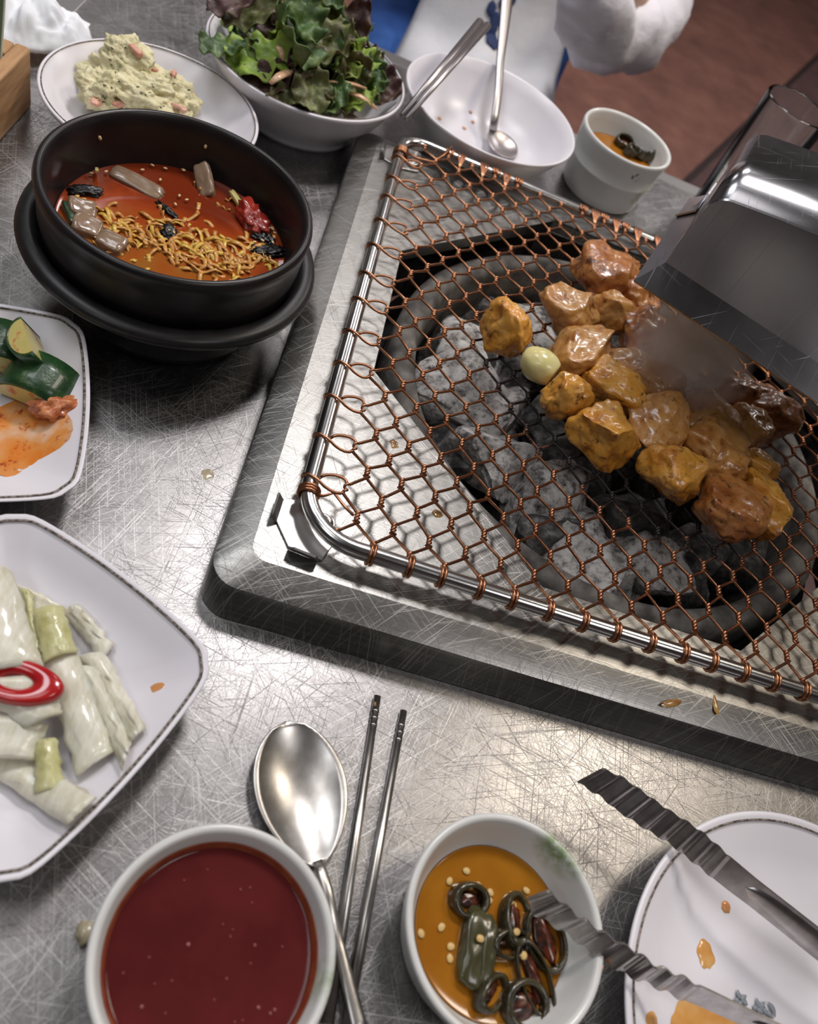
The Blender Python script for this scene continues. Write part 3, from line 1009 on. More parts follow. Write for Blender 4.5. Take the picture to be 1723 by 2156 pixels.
M['soup'] = soup_mat()
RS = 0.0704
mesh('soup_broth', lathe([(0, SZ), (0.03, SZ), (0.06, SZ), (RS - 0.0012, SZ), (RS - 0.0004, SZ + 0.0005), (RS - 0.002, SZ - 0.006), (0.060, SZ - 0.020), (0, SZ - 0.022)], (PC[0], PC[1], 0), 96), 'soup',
     label='orange red cold noodle broth in the black pot', cat='soup')
M['egg'] = mat('egg_strip', [(0.35, (0.52, 0.30, 0.035)), (0.6, (0.66, 0.42, 0.07))], scale=90, rough=0.32, coat=0.3, sss=0.1)
M['egg_red'] = mat('broth_stained_egg', [(0.35, (0.42, 0.17, 0.03)), (0.6, (0.60, 0.30, 0.07))], scale=90, rough=0.32, coat=0.3)
M['jelly'] = mat('brown_jelly', [(0.35, (0.20, 0.13, 0.085)), (0.65, (0.30, 0.21, 0.14))], scale=60, rough=0.2, coat=0.3, sss=0.15)
M['seaweed'] = mat('seaweed', (0.008, 0.008, 0.008), rough=0.3, bmp=0.5, bscale=300)
M['kimchi'] = mat('red_kimchi', [(0.35, (0.22, 0.015, 0.010)), (0.6, (0.38, 0.035, 0.018))], scale=120, rough=0.25, coat=0.4, bmp=0.5, bscale=250)
M['cucskin'] = mat('cucumber_green', [(0.35, (0.010, 0.040, 0.014)), (0.60, (0.026, 0.075, 0.022)), (0.74, (0.13, 0.16, 0.05))], scale=110, detail=5, rough=0.3, coat=0.2, bmp=0.5, bscale=220)
M['cucflesh'] = mat('cucumber_flesh', [(0.35, (0.50, 0.47, 0.15)), (0.58, (0.60, 0.50, 0.18)), (0.70, (0.50, 0.14, 0.04))], scale=130, rough=0.3, coat=0.3, sss=0.15)
M['sesame'] = mat('sesame', (0.66, 0.48, 0.25), rough=0.5)

rs_ = random.Random(11)


def in_pot(p, rmax=0.066):
    w = Vector((p.x - PC[0], p.y - PC[1]))
    if w.length > rmax:
        w = w.normalized() * rmax
    return Vector((PC[0] + w.x, PC[1] + w.y, p.z))


strips = []
for k in range(84):          # shredded egg crossing the near half of the broth
    t = rs_.random()
    px = 225 + 345 * t + rs_.uniform(-20, 20)
    py = 478 + 62 * t + rs_.gauss(0, 17) + (12 if rs_.random() < .4 else 0)
    strips.append((px, min(py, 572), rs_.gauss(-0.35, 0.7), rs_.uniform(45, 110), 'egg_red' if rs_.random() < 0.6 else 'egg'))
strips += [(165, 418, -0.9, 40, 'egg'), (180, 440, -0.7, 45, 'egg'), (215, 462, -0.2, 40, 'egg_red'), (232, 476, 0.5, 40, 'egg'), (243, 492, 0.2, 45, 'egg'), (258, 500, 0.8, 36, 'egg'), (262, 484, -0.5, 36, 'egg'),
           (430, 372, 0.4, 28, 'egg_red'), (452, 380, -0.8, 26, 'egg_red'), (470, 432, 0.1, 30, 'egg_red'), (500, 412, 0.9, 30, 'egg_red'), (345, 440, -0.5, 40, 'egg_red'), (545, 530, 0.3, 40, 'egg'), (262, 520, 0.9, 30, 'egg')]
for px, py, an, ln, m in strips:
    c = in_pot(at(px, py, SZ + 0.001), 0.060)
    k = 0.00030
    pts = []
    a = an
    p = Vector(c) - Vector((math.cos(a), math.sin(a), 0)) * ln * k * 0.6
    n = 14
    b0 = rs_.uniform(-0.0011, 0.0012)
    for s in range(n):
        a += rs_.gauss(0, 0.33)
        p = p + Vector((math.cos(a), math.sin(a), 0)) * ln * k * 1.3 / n
        q = in_pot(p, 0.0655)
        pts.append(Vector((q.x, q.y, SZ + 0.0003 + b0 + 0.0014 * math.sin(s * 1.1 + an * 3))))
    mesh('egg_strip', tube(pts, 0.0015, 6, squash=0.42), m, label='thin yellow shredded egg strip floating in the red broth', cat='egg strip', group='egg strips in the soup')


def slab(name, px, py, z, lx, ly, lz, rot, m, label, cat, seed=0, tilt=(0, 0), group=None, clampr=None):
    c = at(px, py, z)
    if clampr:
        c = in_pot(c, clampr)
    return mesh(name, blob(c, (lx, ly, lz), (tilt[0], tilt[1], rot), 0.06, 1.5, seed, 4, 6.0, 0, 1, 0.02, 6), m, label=label, cat=cat, group=group)


slab('jelly_slice', 290, 388, SZ, 0.0175, 0.0058, 0.0032, -0.15, 'jelly', 'large greyish brown jelly slice floating at the back of the soup', 'jelly', 1, (0.25, 0.05))
slab('jelly_slice', 172, 442, SZ + 0.0015, 0.0085, 0.0070, 0.004, 0.5, 'jelly', 'upper brown jelly slice at the left wall of the pot', 'jelly', 2, (0.2, 0.3), clampr=0.058)
slab('jelly_slice', 183, 478, SZ + 0.0015, 0.0085, 0.0075, 0.004, 0.2, 'jelly', 'middle brown jelly slice at the left wall of the pot', 'jelly', 3, (0.1, 0.2), clampr=0.058)
slab('jelly_slice', 235, 512, SZ + 0.0015, 0.0085, 0.0065, 0.004, -0.2, 'jelly', 'lower brown jelly slice at the near left of the soup', 'jelly', 4, (0.2, 0.0), clampr=0.060)
slab('jelly_slice', 440, 364, SZ + 0.004, 0.0120, 0.0055, 0.0030, -1.0, 'jelly', 'pale brown jelly slice sticking up at the back right of the soup', 'jelly', 5, (0.6, 0.4), clampr=0.060)
slab('cucumber_strip', 512, 440, SZ + 0.0018, 0.0165, 0.0022, 0.0016, -0.78, 'cucflesh', 'pale green cucumber strip at the right of the soup', 'cucumber', 6, (0, 0.12))
slab('cucumber_strip', 143, 452, SZ + 0.001, 0.010, 0.0022, 0.0035, 2.2, 'cucskin', 'dark green cucumber strip at the left wall of the pot', 'cucumber', 7, clampr=0.0615)
slab('cucumber_strip', 196, 352, SZ + 0.006, 0.0070, 0.0011, 0.0011, 1.9, 'cucflesh', 'thin green cucumber shred stuck to the inner pot wall', 'cucumber', 8, (0, 0.5), clampr=0.064)
mesh('kimchi_piece', blob(in_pot(at(560, 455, SZ + 0.003), 0.057), (0.015, 0.0085, 0.006), (0.1, 0.2, -0.85), 0.3, 2.0, 77, 4, 2.0, 0, 1, 0.15, 8), 'kimchi', label='red kimchi piece at the right wall of the pot', cat='kimchi')
for i, (px, py, rx, ry) in enumerate(((553, 497, 0.0085, 0.006), (578, 530, 0.0105, 0.006), (355, 488, 0.0065, 0.0045), (352, 443, 0.0085, 0.0022), (172, 398, 0.010, 0.005), (440, 352, 0.005, 0.003))):
    mesh('seaweed_flake', blob(in_pot(at(px, py, SZ + 0.0008), 0.060), (rx, ry, 0.0022), (0, 0, -0.4 + i), 0.35, 2.2, 60 + i, 4, 2.0, 0, 1, 0.15, 8), 'seaweed',
         label=['black seaweed clump below the red kimchi in the soup', 'black seaweed clump nearest the right rim of the soup', 'black seaweed flake amid the egg strips', 'narrow black seaweed strip in the middle of the broth',
                'black seaweed patch at the back left of the soup', 'black seaweed flake behind the raised jelly slice'][i], cat='seaweed')
for k in range(34):
    if k < 12:
        px, py = rs_.uniform(535, 600), rs_.uniform(450, 560)
    elif k < 20:
        px, py = rs_.uniform(170, 400), rs_.uniform(345, 380)
    else:
        px, py = rs_.uniform(180, 560), rs_.uniform(400, 550)
    c = in_pot(at(px, py, SZ + 0.002), 0.067)
    mesh('sesame_seed', blob(c, (0.0015, 0.0009, 0.0006), (0, 0, rs_.uniform(0, PI)), 0.05, 1, k, 2, 2.0), 'sesame', label='tiny sesame seed floating in the soup', cat='sesame seed', group='sesame seeds in the soup')
for px, py, zz, lab in ((206, 287, 0.073, 'sesame seed stuck high on the left inner pot wall'), (432, 311, 0.073, 'sesame seed stuck on the back inner pot wall')):
    c = at(px, py, zz)
    w = Vector((c.x - PC[0], c.y - PC[1]))
    w = w.normalized() * 0.0733
    mesh('sesame_seed', blob((PC[0] + w.x, PC[1] + w.y, zz), (0.0017, 0.0011, 0.0015), (0, 0, math.atan2(w.y, w.x)), 0.05, 1, 3, 2, 2.0), 'sesame', label=lab, cat='sesame seed')

# ------------------------------------------------------------------ white round bowls and plates
def ring_line(c, r, z, parent, rad=0.0005):
    return mesh('rim_line', tube([(c[0] + r * math.cos(a), c[1] + r * math.sin(a), z) for a in [2 * PI * k / 120 for k in range(120)]], rad, 5, closed=True, squash=0.5), 'rimline', parent)


def at_n(nx, ny, z):
    return (nx * (CAM_H - z), ny * (CAM_H - z))


PP = at_n(-0.4386, 1.6395, 0.037)
pz = 0.037
t = thing('potato_plate', (PP[0], PP[1], 0), 'round white plate with a brown rim line holding potato salad', 'plate')
mesh('plate_body', lathe([(0, 0.004), (0.040, 0.004), (0.043, 0.0), (0.047, 0.0005), (0.050, 0.006), (0.068, 0.020), (0.0775, 0.033), (0.0795, 0.0362), (0.0795, 0.0376), (0.0782, 0.0382), (0.0765, 0.0372), (0.070, 0.0285), (0.058, 0.0165), (0.042, 0.0095), (0, 0.008)], (PP[0], PP[1], 0), 110), 'melamine', t)
ring_line(PP, 0.0768, 0.0379, t)

SP = at_n(-0.1938, 2.0720, 0.051)
t = thing('salad_bowl', (SP[0], SP[1], 0), 'deep white bowl heaped with leafy green salad', 'bowl')
mesh('bowl_body', lathe([(0, 0.004), (0.046, 0.004), (0.049, 0.0), (0.054, 0.0), (0.057, 0.004), (0.058, 0.010), (0.066, 0.018), (0.076, 0.031), (0.0835, 0.046), (0.0865, 0.0495), (0.0868, 0.0512), (0.0855, 0.0522), (0.0838, 0.0515), (0.079, 0.0445), (0.070, 0.028), (0.058, 0.017), (0.04, 0.0115), (0, 0.010)], (SP[0], SP[1], 0), 110), 'melamine', t)
ring_line(SP, 0.0842, 0.0522, t)

BP = at_n(0.2880, 2.2310, 0.053)
t = thing('empty_bowl', (BP[0], BP[1], 0), 'empty white bowl with a used spoon left inside', 'bowl')
mesh('bowl_body', lathe([(0, 0.004), (0.042, 0.004), (0.045, 0.0), (0.049, 0.0), (0.051, 0.005), (0.058, 0.012), (0.070, 0.026), (0.080, 0.044), (0.0850, 0.0510), (0.0856, 0.0528), (0.0846, 0.0540), (0.0828, 0.0532), (0.077, 0.0445), (0.066, 0.027), (0.054, 0.0165), (0.038, 0.0115), (0, 0.010)], (BP[0], BP[1], 0), 110), 'melamine', t)
M['orange_film'] = mat('orange_sauce', [(0.35, (0.60, 0.24, 0.08)), (0.65, (0.70, 0.36, 0.16))], scale=80, rough=0.2, coat=0.4)
for i, (px, py, r, lab) in enumerate(((925, 250, 0.0022, 'leftmost orange drop inside the empty bowl'), (991, 236, 0.0020, 'uppermost orange drop inside the empty bowl'), (996, 257, 0.0020, 'orange drop beside the spoon neck in the empty bowl'), (977, 272, 0.0024, 'lowest orange drop inside the empty bowl'))):
    c = at(px, py, 0.0105)
    for zz in np.linspace(0.0105, 0.05, 60):      # where the sight line meets the bowl's inside
        c = at(px, py, float(zz))
        rr = math.hypot(c.x - BP[0], c.y - BP[1])
        zi = np.interp(rr, [0, 0.038, 0.054, 0.066, 0.077, 0.0828], [0.010, 0.0115, 0.0165, 0.027, 0.0445, 0.0532])
        if zz >= zi - 0.0008:
            break
    mesh('sauce_drop', blob((c.x, c.y, float(zi) + 0.0006), (r, r * 0.9, 0.0007), (0, 0, i), 0.1, 1, i, 3, 2), 'orange_film', label=lab, cat='sauce drop')

# potato salad mound
M['potato'] = mat('potato_salad', [(0.34, (0.50, 0.48, 0.27)), (0.46, (0.72, 0.66, 0.40)), (0.64, (0.82, 0.76, 0.50))], scale=110, detail=6, rough=0.5, sss=0.1, bmp=0.9, bscale=170, bdist=0.004)
M['crab'] = mat('pink_crab', [(0.4, (0.62, 0.26, 0.19)), (0.6, (0.70, 0.42, 0.30))], scale=90, rough=0.4)
M['herb'] = mat('herb_green', (0.07, 0.10, 0.035), rough=0.5)
ps = thing('potato_salad', (PP[0], PP[1], 0.009), 'lumpy pale yellow potato salad with pink crab bits', 'potato salad')
pc = at(300, 190, 0.030)
m1 = blob((pc.x - 0.006, pc.y + 0.000, 0.026), (0.040, 0.030, 0.020), (0, 0, -0.25), 0.22, 1.9, 31, 6, 2.3, 3, 0.85, 0.10, 9, floor=0.011)
pm = mesh('salad_mound', m1, 'potato', ps)
m2c = at(270, 128, 0.042)
mesh('salad_lump', blob(m2c, (0.019, 0.015, 0.013), (0.2, 0.3, -0.3), 0.2, 2.0, 32, 5, 2.8, 3, 0.8, 0.10, 9), 'potato', ps)
mesh('salad_lump', blob(at(215, 195, 0.030), (0.016, 0.014, 0.013), (0.2, 0.1, 0.3), 0.25, 2.0, 33, 5, 2.2, 0, 1, 0.12, 9), 'potato', ps)
mesh('salad_lump', blob(at(370, 205, 0.028), (0.021, 0.015, 0.013), (0.0, 0.1, -0.6), 0.25, 2.0, 34, 5, 2.2, 0, 1, 0.12, 9), 'potato', ps)
rp = random.Random(3)
dg = bpy.context.evaluated_depsgraph_get()


def on_mound(px, py):
    """where the sight line first meets the salad heap"""
    o0 = Vector((0, 0, CAM_H))
    dd = (at(px, py, 0) - o0).normalized()
    best = None
    for q in ps.children:
        hit, loc, nrm, idx = q.ray_cast(o0 - ORG[q.name], dd)
        if hit:
            loc = loc + ORG[q.name]
            if best is None or (loc - o0).length < (best[0] - o0).length:
                best = (loc, nrm)
    return best


bpy.context.view_layer.update()
for i, (px, py, l) in enumerate(((287, 108, 0.006), (365, 158, 0.0045), (250, 220, 0.006), (377, 228, 0.0075), (203, 212, 0.008), (325, 150, 0.003))):
    h = on_mound(px, py)
    if h:
        mesh('crab_bit', blob(h[0] + h[1] * 0.0004, (l, l * 0.45, 0.0022), (0.3, 0.2, -0.5 - i), 0.15, 1.5, i, 3, 3.0), 'crab', ps)
for i in range(34):
    h = on_mound(rp.uniform(205, 400), rp.uniform(95, 235))
    if h:
        mesh('herb_fleck', blob(h[0], (0.0016, 0.0006, 0.0005), (0, 0, rp.uniform(0, PI)), 0.1, 1, i, 1, 2.0), 'herb', ps)

# ------------------------------------------------------------------ salad leaves
def leaf_mat(name, a, b_, c_):
    return mat(name, [(0.32, a), (0.5, b_), (0.70, c_)], scale=70, detail=5, rough=0.48, coat=0.05, bmp=0.5, bscale=160, bdist=0.0015, sss=0.08)


M['leaf_bright'] = leaf_mat('bright_lettuce', (0.14, 0.25, 0.03), (0.27, 0.40, 0.06), (0.42, 0.50, 0.14))
M['leaf_green'] = leaf_mat('green_lettuce', (0.030, 0.065, 0.018), (0.065, 0.13, 0.032), (0.16, 0.22, 0.07))
M['leaf_olive'] = leaf_mat('olive_lettuce', (0.060, 0.040, 0.025), (0.12, 0.13, 0.045), (0.22, 0.25, 0.09))
M['leaf_red'] = leaf_mat('red_lettuce', (0.040, 0.018, 0.020), (0.085, 0.042, 0.038), (0.14, 0.10, 0.06))
M['onion'] = mat('dressed_onion', [(0.35, (0.55, 0.30, 0.16)), (0.65, (0.70, 0.50, 0.33))], scale=60, rough=0.3, coat=0.3)
rl = random.Random(21)


def leaf(c, length, width, rot, m, seed, label, curl=0.5, ruf=0.25):
    nu, nv = 15, 23
    v, f = [], []
    E = Euler(rot).to_matrix()
    o3 = Vector((seed * 1.7, seed * 2.3, 0))
    for i in range(nv):
        s = i / (nv - 1)
        w = width * (math.sin(PI * min(1, s * 0.82 + 0.13)) ** 0.6)
        for j in range(nu):
            u = j / (nu - 1) * 2 - 1
            edge = abs(u) ** 2
            x = u * w * (1 + 0.10 * noise.noise(Vector((s * 7, u, seed))))
            y = (s - 0.5) * length * (1 + 0.08 * noise.noise(Vector((u * 3, seed, 2))))
            z = curl * width * (u * u * 0.55) + ruf * width * edge * math.sin(s * 19 + seed + u * 2) + curl * length * 0.35 * (s - 0.4) ** 2
            z += 0.42 * width * noise.noise(Vector((x * 85, y * 85, seed * 3.3))) + 0.16 * width * noise.noise(Vector((x * 230, y * 230, seed * 1.3)))
            p = Vector(c) + E @ Vector((x, y, z))
            if p.z < 0.0535:
                p.z = max(p.z, 0.014)
                lim = float(np.interp(p.z, [0.0115, 0.017, 0.028, 0.0445, 0.0515, 0.0535], [0.040, 0.058, 0.070, 0.079, 0.0838, 0.0850])) - 0.0022
                r_ = math.hypot(p.x - SP[0], p.y - SP[1])
                if r_ > lim:
                    p.x, p.y = SP[0] + (p.x - SP[0]) * lim / r_, SP[1] + (p.y - SP[1]) * lim / r_
            v.append(p)
    for i in range(nv - 1):
        for j in range(nu - 1):
            a = i * nu + j
            f.append((a, a + 1, a + nu + 1, a + nu))
    o = mesh('salad_leaf', (v, f), m, label=label, cat='salad leaf', group='leaves in the salad bowl')
    o.modifiers.new('solid', 'SOLIDIFY').thickness = 0.0007
    return o


named = [  # px, py, z, length, width, rot, material, label
    (560, 125, 0.062, 0.062, 0.022, (0.35, 0.25, -1.1), 'leaf_bright', 'bright green crinkled lettuce leaf at the left front of the bowl'),
    (470, 98, 0.060, 0.036, 0.012, (0.3, 0.2, -1.2), 'leaf_green', 'green lettuce tip hanging over the left bowl rim'),
    (655, 190, 0.060, 0.038, 0.016, (0.55, -0.1, 0.3), 'leaf_olive', 'olive green broad leaf at the near front of the bowl'),
    (700, 205, 0.058, 0.034, 0.013, (0.6, 0.1, -0.5), 'leaf_green', 'green leaf resting against the near rim of the bowl'),
    (805, 175, 0.056, 0.034, 0.016, (0.5, -0.4, 0.6), 'leaf_red', 'dark red frilly leaf at the right of the bowl'),
    (745, 60, 0.085, 0.046, 0.013, (1.1, 0.1, 0.1), 'leaf_red', 'upright red-brown leaf at the back right of the heap'),
    (640, 30, 0.098, 0.044, 0.018, (0.6, 0.2, 0.5), 'leaf_green', 'curly green leaf on top of the heap'),
    (700, 95, 0.080, 0.050, 0.019, (0.5, -0.3, -0.5), 'leaf_olive', 'brown tinged olive leaf right of the heap top'),
    (620, 75, 0.085, 0.054, 0.021, (0.4, 0.4, 1.0), 'leaf_green', 'dark green leaf in the middle of the heap'),
    (530, 30, 0.075, 0.048, 0.014, (0.5, 0.3, -0.9), 'leaf_olive', 'olive leaf leaning at the back left of the heap'),
    (490, 12, 0.078, 0.040, 0.012, (0.4, 0.2, -1.3), 'leaf_red', 'brown tipped leaf at the far left of the heap'),
    (560, 175, 0.052, 0.044, 0.015, (0.5, 0.3, -1.0), 'leaf_red', 'shadowed dark red leaf along the left front rim'),
    (630, 140, 0.066, 0.026, 0.012, (0.2, 0.2, 0.4), 'leaf_red', 'purple leaf scrap in the middle front of the heap'),
    (730, 130, 0.070, 0.032, 0.014, (0.5, -0.3, 0.2), 'leaf_bright', 'light green leaf right of the purple scrap'),
    (760, 215, 0.052, 0.032, 0.013, (0.5, -0.2, -1.1), 'leaf_bright', 'yellow green leaf at the near right rim'),
    (600, 205, 0.052, 0.028, 0.011, (0.5, 0.2, -0.5), 'leaf_olive', 'small olive leaf at the near left rim')]
for i, (px, py, z, l, w, r, m, lab) in enumerate(named):
    leaf(at(px, py, z), l, w, r, m, i + 1, lab)
for i in range(62):
    a = rl.uniform(0, 2 * PI)
    rr = 0.066 * math.sqrt(rl.random())
    z = 0.052 + 0.040 * (1 - rr / 0.066) + rl.uniform(-0.010, 0.006)
    m = rl.choice(['leaf_green', 'leaf_green', 'leaf_olive', 'leaf_olive', 'leaf_red', 'leaf_bright'])
    leaf((SP[0] + rr * math.cos(a), SP[1] + rr * math.sin(a) + 0.004, z), rl.uniform(0.024, 0.040), rl.uniform(0.009, 0.015), (rl.uniform(0, 1.0), rl.uniform(-0.6, 0.6), rl.uniform(0, 2 * PI)), m, 40 + i,
         {'leaf_green': 'green lettuce leaf tangled within the salad heap', 'leaf_olive': 'olive brown lettuce leaf tangled within the salad heap', 'leaf_red': 'dark red lettuce leaf tangled within the salad heap',
          'leaf_bright': 'light green lettuce leaf tangled within the salad heap'}[m])
mesh('salad_base', blob((SP[0], SP[1], 0.040), (0.052, 0.052, 0.022), (0, 0, 0), 0.12, 2, 8, 5, 2.0, 0, 1, 0.10, 9), 'leaf_olive', kind='stuff', label='packed chopped lettuce filling the bowl under the leaves', cat='lettuce')
for i, (p, q, r, lab) in enumerate((((690, 172, 0.064), (772, 186, 0.064), 0.0021, 'straight pale onion strip at the right front of the salad'), ((735, 195, 0.058), (795, 230, 0.054), 0.0034, 'thick orange stained onion strip at the near right of the salad'),
                                    ((755, 148, 0.066), (800, 115, 0.066), 0.0034, 'orange carrot strip at the right rim of the salad'), ((583, 98, 0.078), (598, 128, 0.072), 0.0030, 'pale onion piece beside the bright green leaf'),
                                    ((570, 175, 0.066), (615, 150, 0.068), 0.0036, 'brownish curved stem in the front of the salad'))):
    a, b = at(*p), at(*q)
    mesh('onion_strip', tube([a, a.lerp(b, 0.35) + Vector((0, 0, 0.002)), a.lerp(b, 0.7) + Vector((0, 0, 0.0015)), b], [r * 0.6, r, r, r * 0.5], 8, squash=0.5), 'onion', label=lab, cat='onion strip')

# ------------------------------------------------------------------ cutlery left in the empty bowl
M['cut_dull'] = mat('dull_cutlery', (0.40, 0.37, 0.37), rough=0.35, metal=1.0)


def spoon(name, tip, neck, end, hw, depth, label, m, nrm=Vector((0, 0, 1)), hr=(0.0024, 0.0042)):
    """egg shaped bowl, round neck, flattened handle"""
    tip, neck, end = Vector(tip), Vector(neck), Vector(end)
    ax = (neck - tip)
    L = ax.length
    ax.normalize()
    up = (nrm - ax * nrm.dot(ax)).normalized()
    sd = ax.cross(up)
    t = thing(name, tuple((tip + neck) / 2 - Vector((0, 0, depth))), label, 'spoon')
    rings = []
    nu = 15
    for i in range(25):
        s = i / 24
        w = hw * (max(1e-4, math.sin(PI * s ** 0.86)) ** 0.58) if s < 0.985 else 0.0024
        w = max(w, 0.0022 if s > 0.9 else 0.0006)
        row = []
        for j in range(nu):
            u = j / (nu - 1) * 2 - 1
            dz = -depth * (1 - u * u) * (math.sin(PI * min(1, s * 1.02)) ** 0.8)
            row.append(tip + ax * (L * s) + sd * (w * u) + up * dz)
        rings.append(row)
    o = mesh('spoon_bowl', loft(rings, closed_ring=False), m, t)
    o.modifiers.new('solid', 'SOLIDIFY').thickness = 0.0011
    pts, rad = [], []
    for i in range(13):
        s = i / 12
        p = neck.lerp(end, s) + up * (0.003 * math.sin(PI * min(1, s * 2.5)) if s < 0.4 else 0) - ax * (0.002 * (1 - s))
        pts.append(p)
        rad.append(hr[0] + (hr[1] - hr[0]) * max(0, (s - 0.45) / 0.55))
    mesh('spoon_handle', tube(pts, rad, 12, squash=0.45, up=up), m, t)
    return t


ep = aty(1074, -60, 0.940)
spoon('table_spoon', at(1082, 330, 0.017), at(1035, 272, 0.024), ep, 0.0185, 0.005, 'steel spoon leaning in the empty white bowl', 'cut_dull', hr=(0.0045, 0.0085))
for k, (a, b, lab) in enumerate((((846, 242, 0.0575), (1012, 44, 0.092), 'left one of the metal chopsticks lying across the empty bowl'), ((855, 250, 0.0575), (1028, 52, 0.092), 'right one of the metal chopsticks lying across the empty bowl'))):
    a, b = at(*a), at(*b)
    mesh('chopstick', tube([a, a.lerp(b, 0.5), b], [0.0022, 0.0030, 0.0038], 10, squash=0.7), 'cut_dull', label=lab, cat='chopstick', group='chopsticks on the empty bowl')

# ------------------------------------------------------------------ small white dishes
DISH = [(0, 0.0042), (0.033, 0.0042), (0.0350, 0.0), (0.0385, 0.0), (0.0405, 0.0022), (0.0415, 0.0060), (0.0432, 0.0120), (0.0434, 0.0140), (0.0446, 0.0155), (0.0466, 0.0225), (0.0480, 0.0290), (0.0487, 0.0312), (0.0484, 0.0326),
        (0.0470, 0.0332), (0.0455, 0.0326), (0.0446, 0.0310), (0.0428, 0.0250), (0.0405, 0.0190), (0.0376, 0.0130), (0.0330, 0.0085), (0.025, 0.0068), (0, 0.0062)]


def dish(c, z, label, m, group=None):
    return mesh('sauce_dish', lathe(DISH, (c[0], c[1], z), 96), m, loc=(c[0], c[1], z), label=label, cat='dish', group=group)


SA = at_n(0.1169, 0.1532, 0.033)
SO = at_n(0.4546, 0.2464, 0.033)
CU = at_n(0.7085, 2.4054, 0.0605)
dm1 = dish_mat('dish_glaze_a', tuple(at(705, 2075, 0.025) - Vector((SA[0], SA[1], 0))), 0.006, 0.014)
dm2 = dish_mat('dish_glaze_b', tuple(at(1185, 1790, 0.032) - Vector((SO[0], SO[1], 0))), 0.006, 0.016)


def on_cup(px, py):
    """where the sight line meets the cup's outer wall, in the cup's own coordinates"""
    for zz in np.linspace(0.059, 0.0, 200):
        p = at(px, py, float(zz))
        if math.hypot(p.x - CU[0], p.y - CU[1]) <= np.interp(zz, [0, 0.01, 0.029, 0.0308, 0.044, 0.0586], [0.040, 0.0425, 0.0452, 0.0462, 0.0468, 0.0486]):
            return tuple(p - Vector((CU[0], CU[1], 0)))
    return (0, 0, 0)


dm3 = dish_mat('dish_glaze_c', on_cup(1347, 415), 0.0045, 0.012, on_cup(1338, 374))
dish(SA, 0, 'white dish filled with dark red sauce at the bottom left', dm1)
dish(SO, 0, 'white dish of soy sauce with pickled peppers at the bottom', dm2)
CUP = [(0, 0.003), (0.034, 0.003), (0.036, 0.0), (0.0395, 0.0), (0.0412, 0.0025), (0.0425, 0.0100), (0.0452, 0.0290), (0.0462, 0.0308), (0.0462, 0.0322), (0.0452, 0.0334), (0.0468, 0.0440), (0.0482, 0.0560), (0.0486, 0.0586), (0.0480, 0.0602),
       (0.0466, 0.0607), (0.0450, 0.0598), (0.0442, 0.0580), (0.0430, 0.0500), (0.0410, 0.0400), (0.0375, 0.0340), (0.030, 0.0315), (0, 0.031)]
mesh('sauce_cup', lathe(CUP, (CU[0], CU[1], 0), 96), dm3, loc=(CU[0], CU[1], 0), label='tall white ringed cup of soy and peppers behind the grate', cat='cup')

M['sauce'] = mat('red_chilli_sauce', [(0.35, (0.085, 0.013, 0.014)), (0.65, (0.115, 0.018, 0.018))], scale=30, rough=0.07, bmp=0.02, bscale=120)
M['sauce_film'] = mat('sauce_residue', [(0.35, (0.24, 0.045, 0.018)), (0.65, (0.33, 0.085, 0.035))], scale=140, rough=0.3)
q = thing('chilli_sauce', (SA[0], SA[1], 0.008), 'glossy dark red chilli sauce in the white dish', 'sauce')
mesh('sauce_surface', lathe([(0, 0.0215), (0.03, 0.0215), (0.0402, 0.0215), (0.0411, 0.0219), (0.0413, 0.0224), (0.0395, 0.019), (0.034, 0.010), (0, 0.008)], (SA[0], SA[1], 0), 96), 'sauce', q)
mesh('residue_ring', lathe([(0.0410, 0.0218), (0.0416, 0.0232), (0.0422, 0.0252), (0.0425, 0.0258), (0.0427, 0.0257), (0.0412, 0.0216)], (SA[0], SA[1], 0), 96, wob=lambda a, r: 1 - 0.006 * abs(noise.noise(Vector((math.cos(a) * 4, math.sin(a) * 4, 3)))) if r > 0.042 else 1), 'sauce_film', q)
rb = random.Random(4)
M['bubble'] = mat('sauce_bubble', (0.22, 0.05, 0.04), rough=0.05, coat=0.5)
for k in range(26):
    a, rr = rb.uniform(0, 2 * PI), 0.036 * math.sqrt(rb.random())
    mesh('bubble', blob((SA[0] + rr * math.cos(a), SA[1] + rr * math.sin(a), 0.0216), (0.0005 + 0.0006 * rb.random() ** 3,) * 2 + (0.0005,), (0, 0, 0), 0, 1, k, 2, 2.0), 'bubble', q)

M['soy'] = mat('soy_sauce', [(0.35, (0.29, 0.105, 0.009)), (0.65, (0.37, 0.15, 0.014))], scale=25, rough=0.05, coat=0.3)
LZ = 0.0140
mesh('soy_sauce', lathe([(0, LZ), (0.02, LZ), (0.0368, LZ), (0.0379, LZ + 0.0003), (0.0366, LZ - 0.001), (0.033, 0.0095), (0, 0.008)], (SO[0], SO[1], 0), 96), 'soy', label='amber soy sauce pooled in the near dish', cat='sauce')
mesh('soy_sauce', lathe([(0, 0.0385), (0.0385, 0.0385), (0.0400, 0.0389), (0.036, 0.0345), (0, 0.0330)], (CU[0], CU[1], 0), 64), 'soy', label='amber soy sauce in the tall back cup', cat='sauce')
M['pepper'] = mat('pickled_pepper', [(0.35, (0.022, 0.018, 0.010)), (0.65, (0.060, 0.050, 0.020))], scale=80, rough=0.22, coat=0.4)
M['pepper_in'] = mat('pickled_pepper_inside', [(0.42, (0.022, 0.010, 0.007)), (0.62, (0.13, 0.026, 0.010))], scale=160, rough=0.25, coat=0.4)
M['seed'] = mat('pepper_seed', (0.62, 0.42, 0.16), rough=0.35)


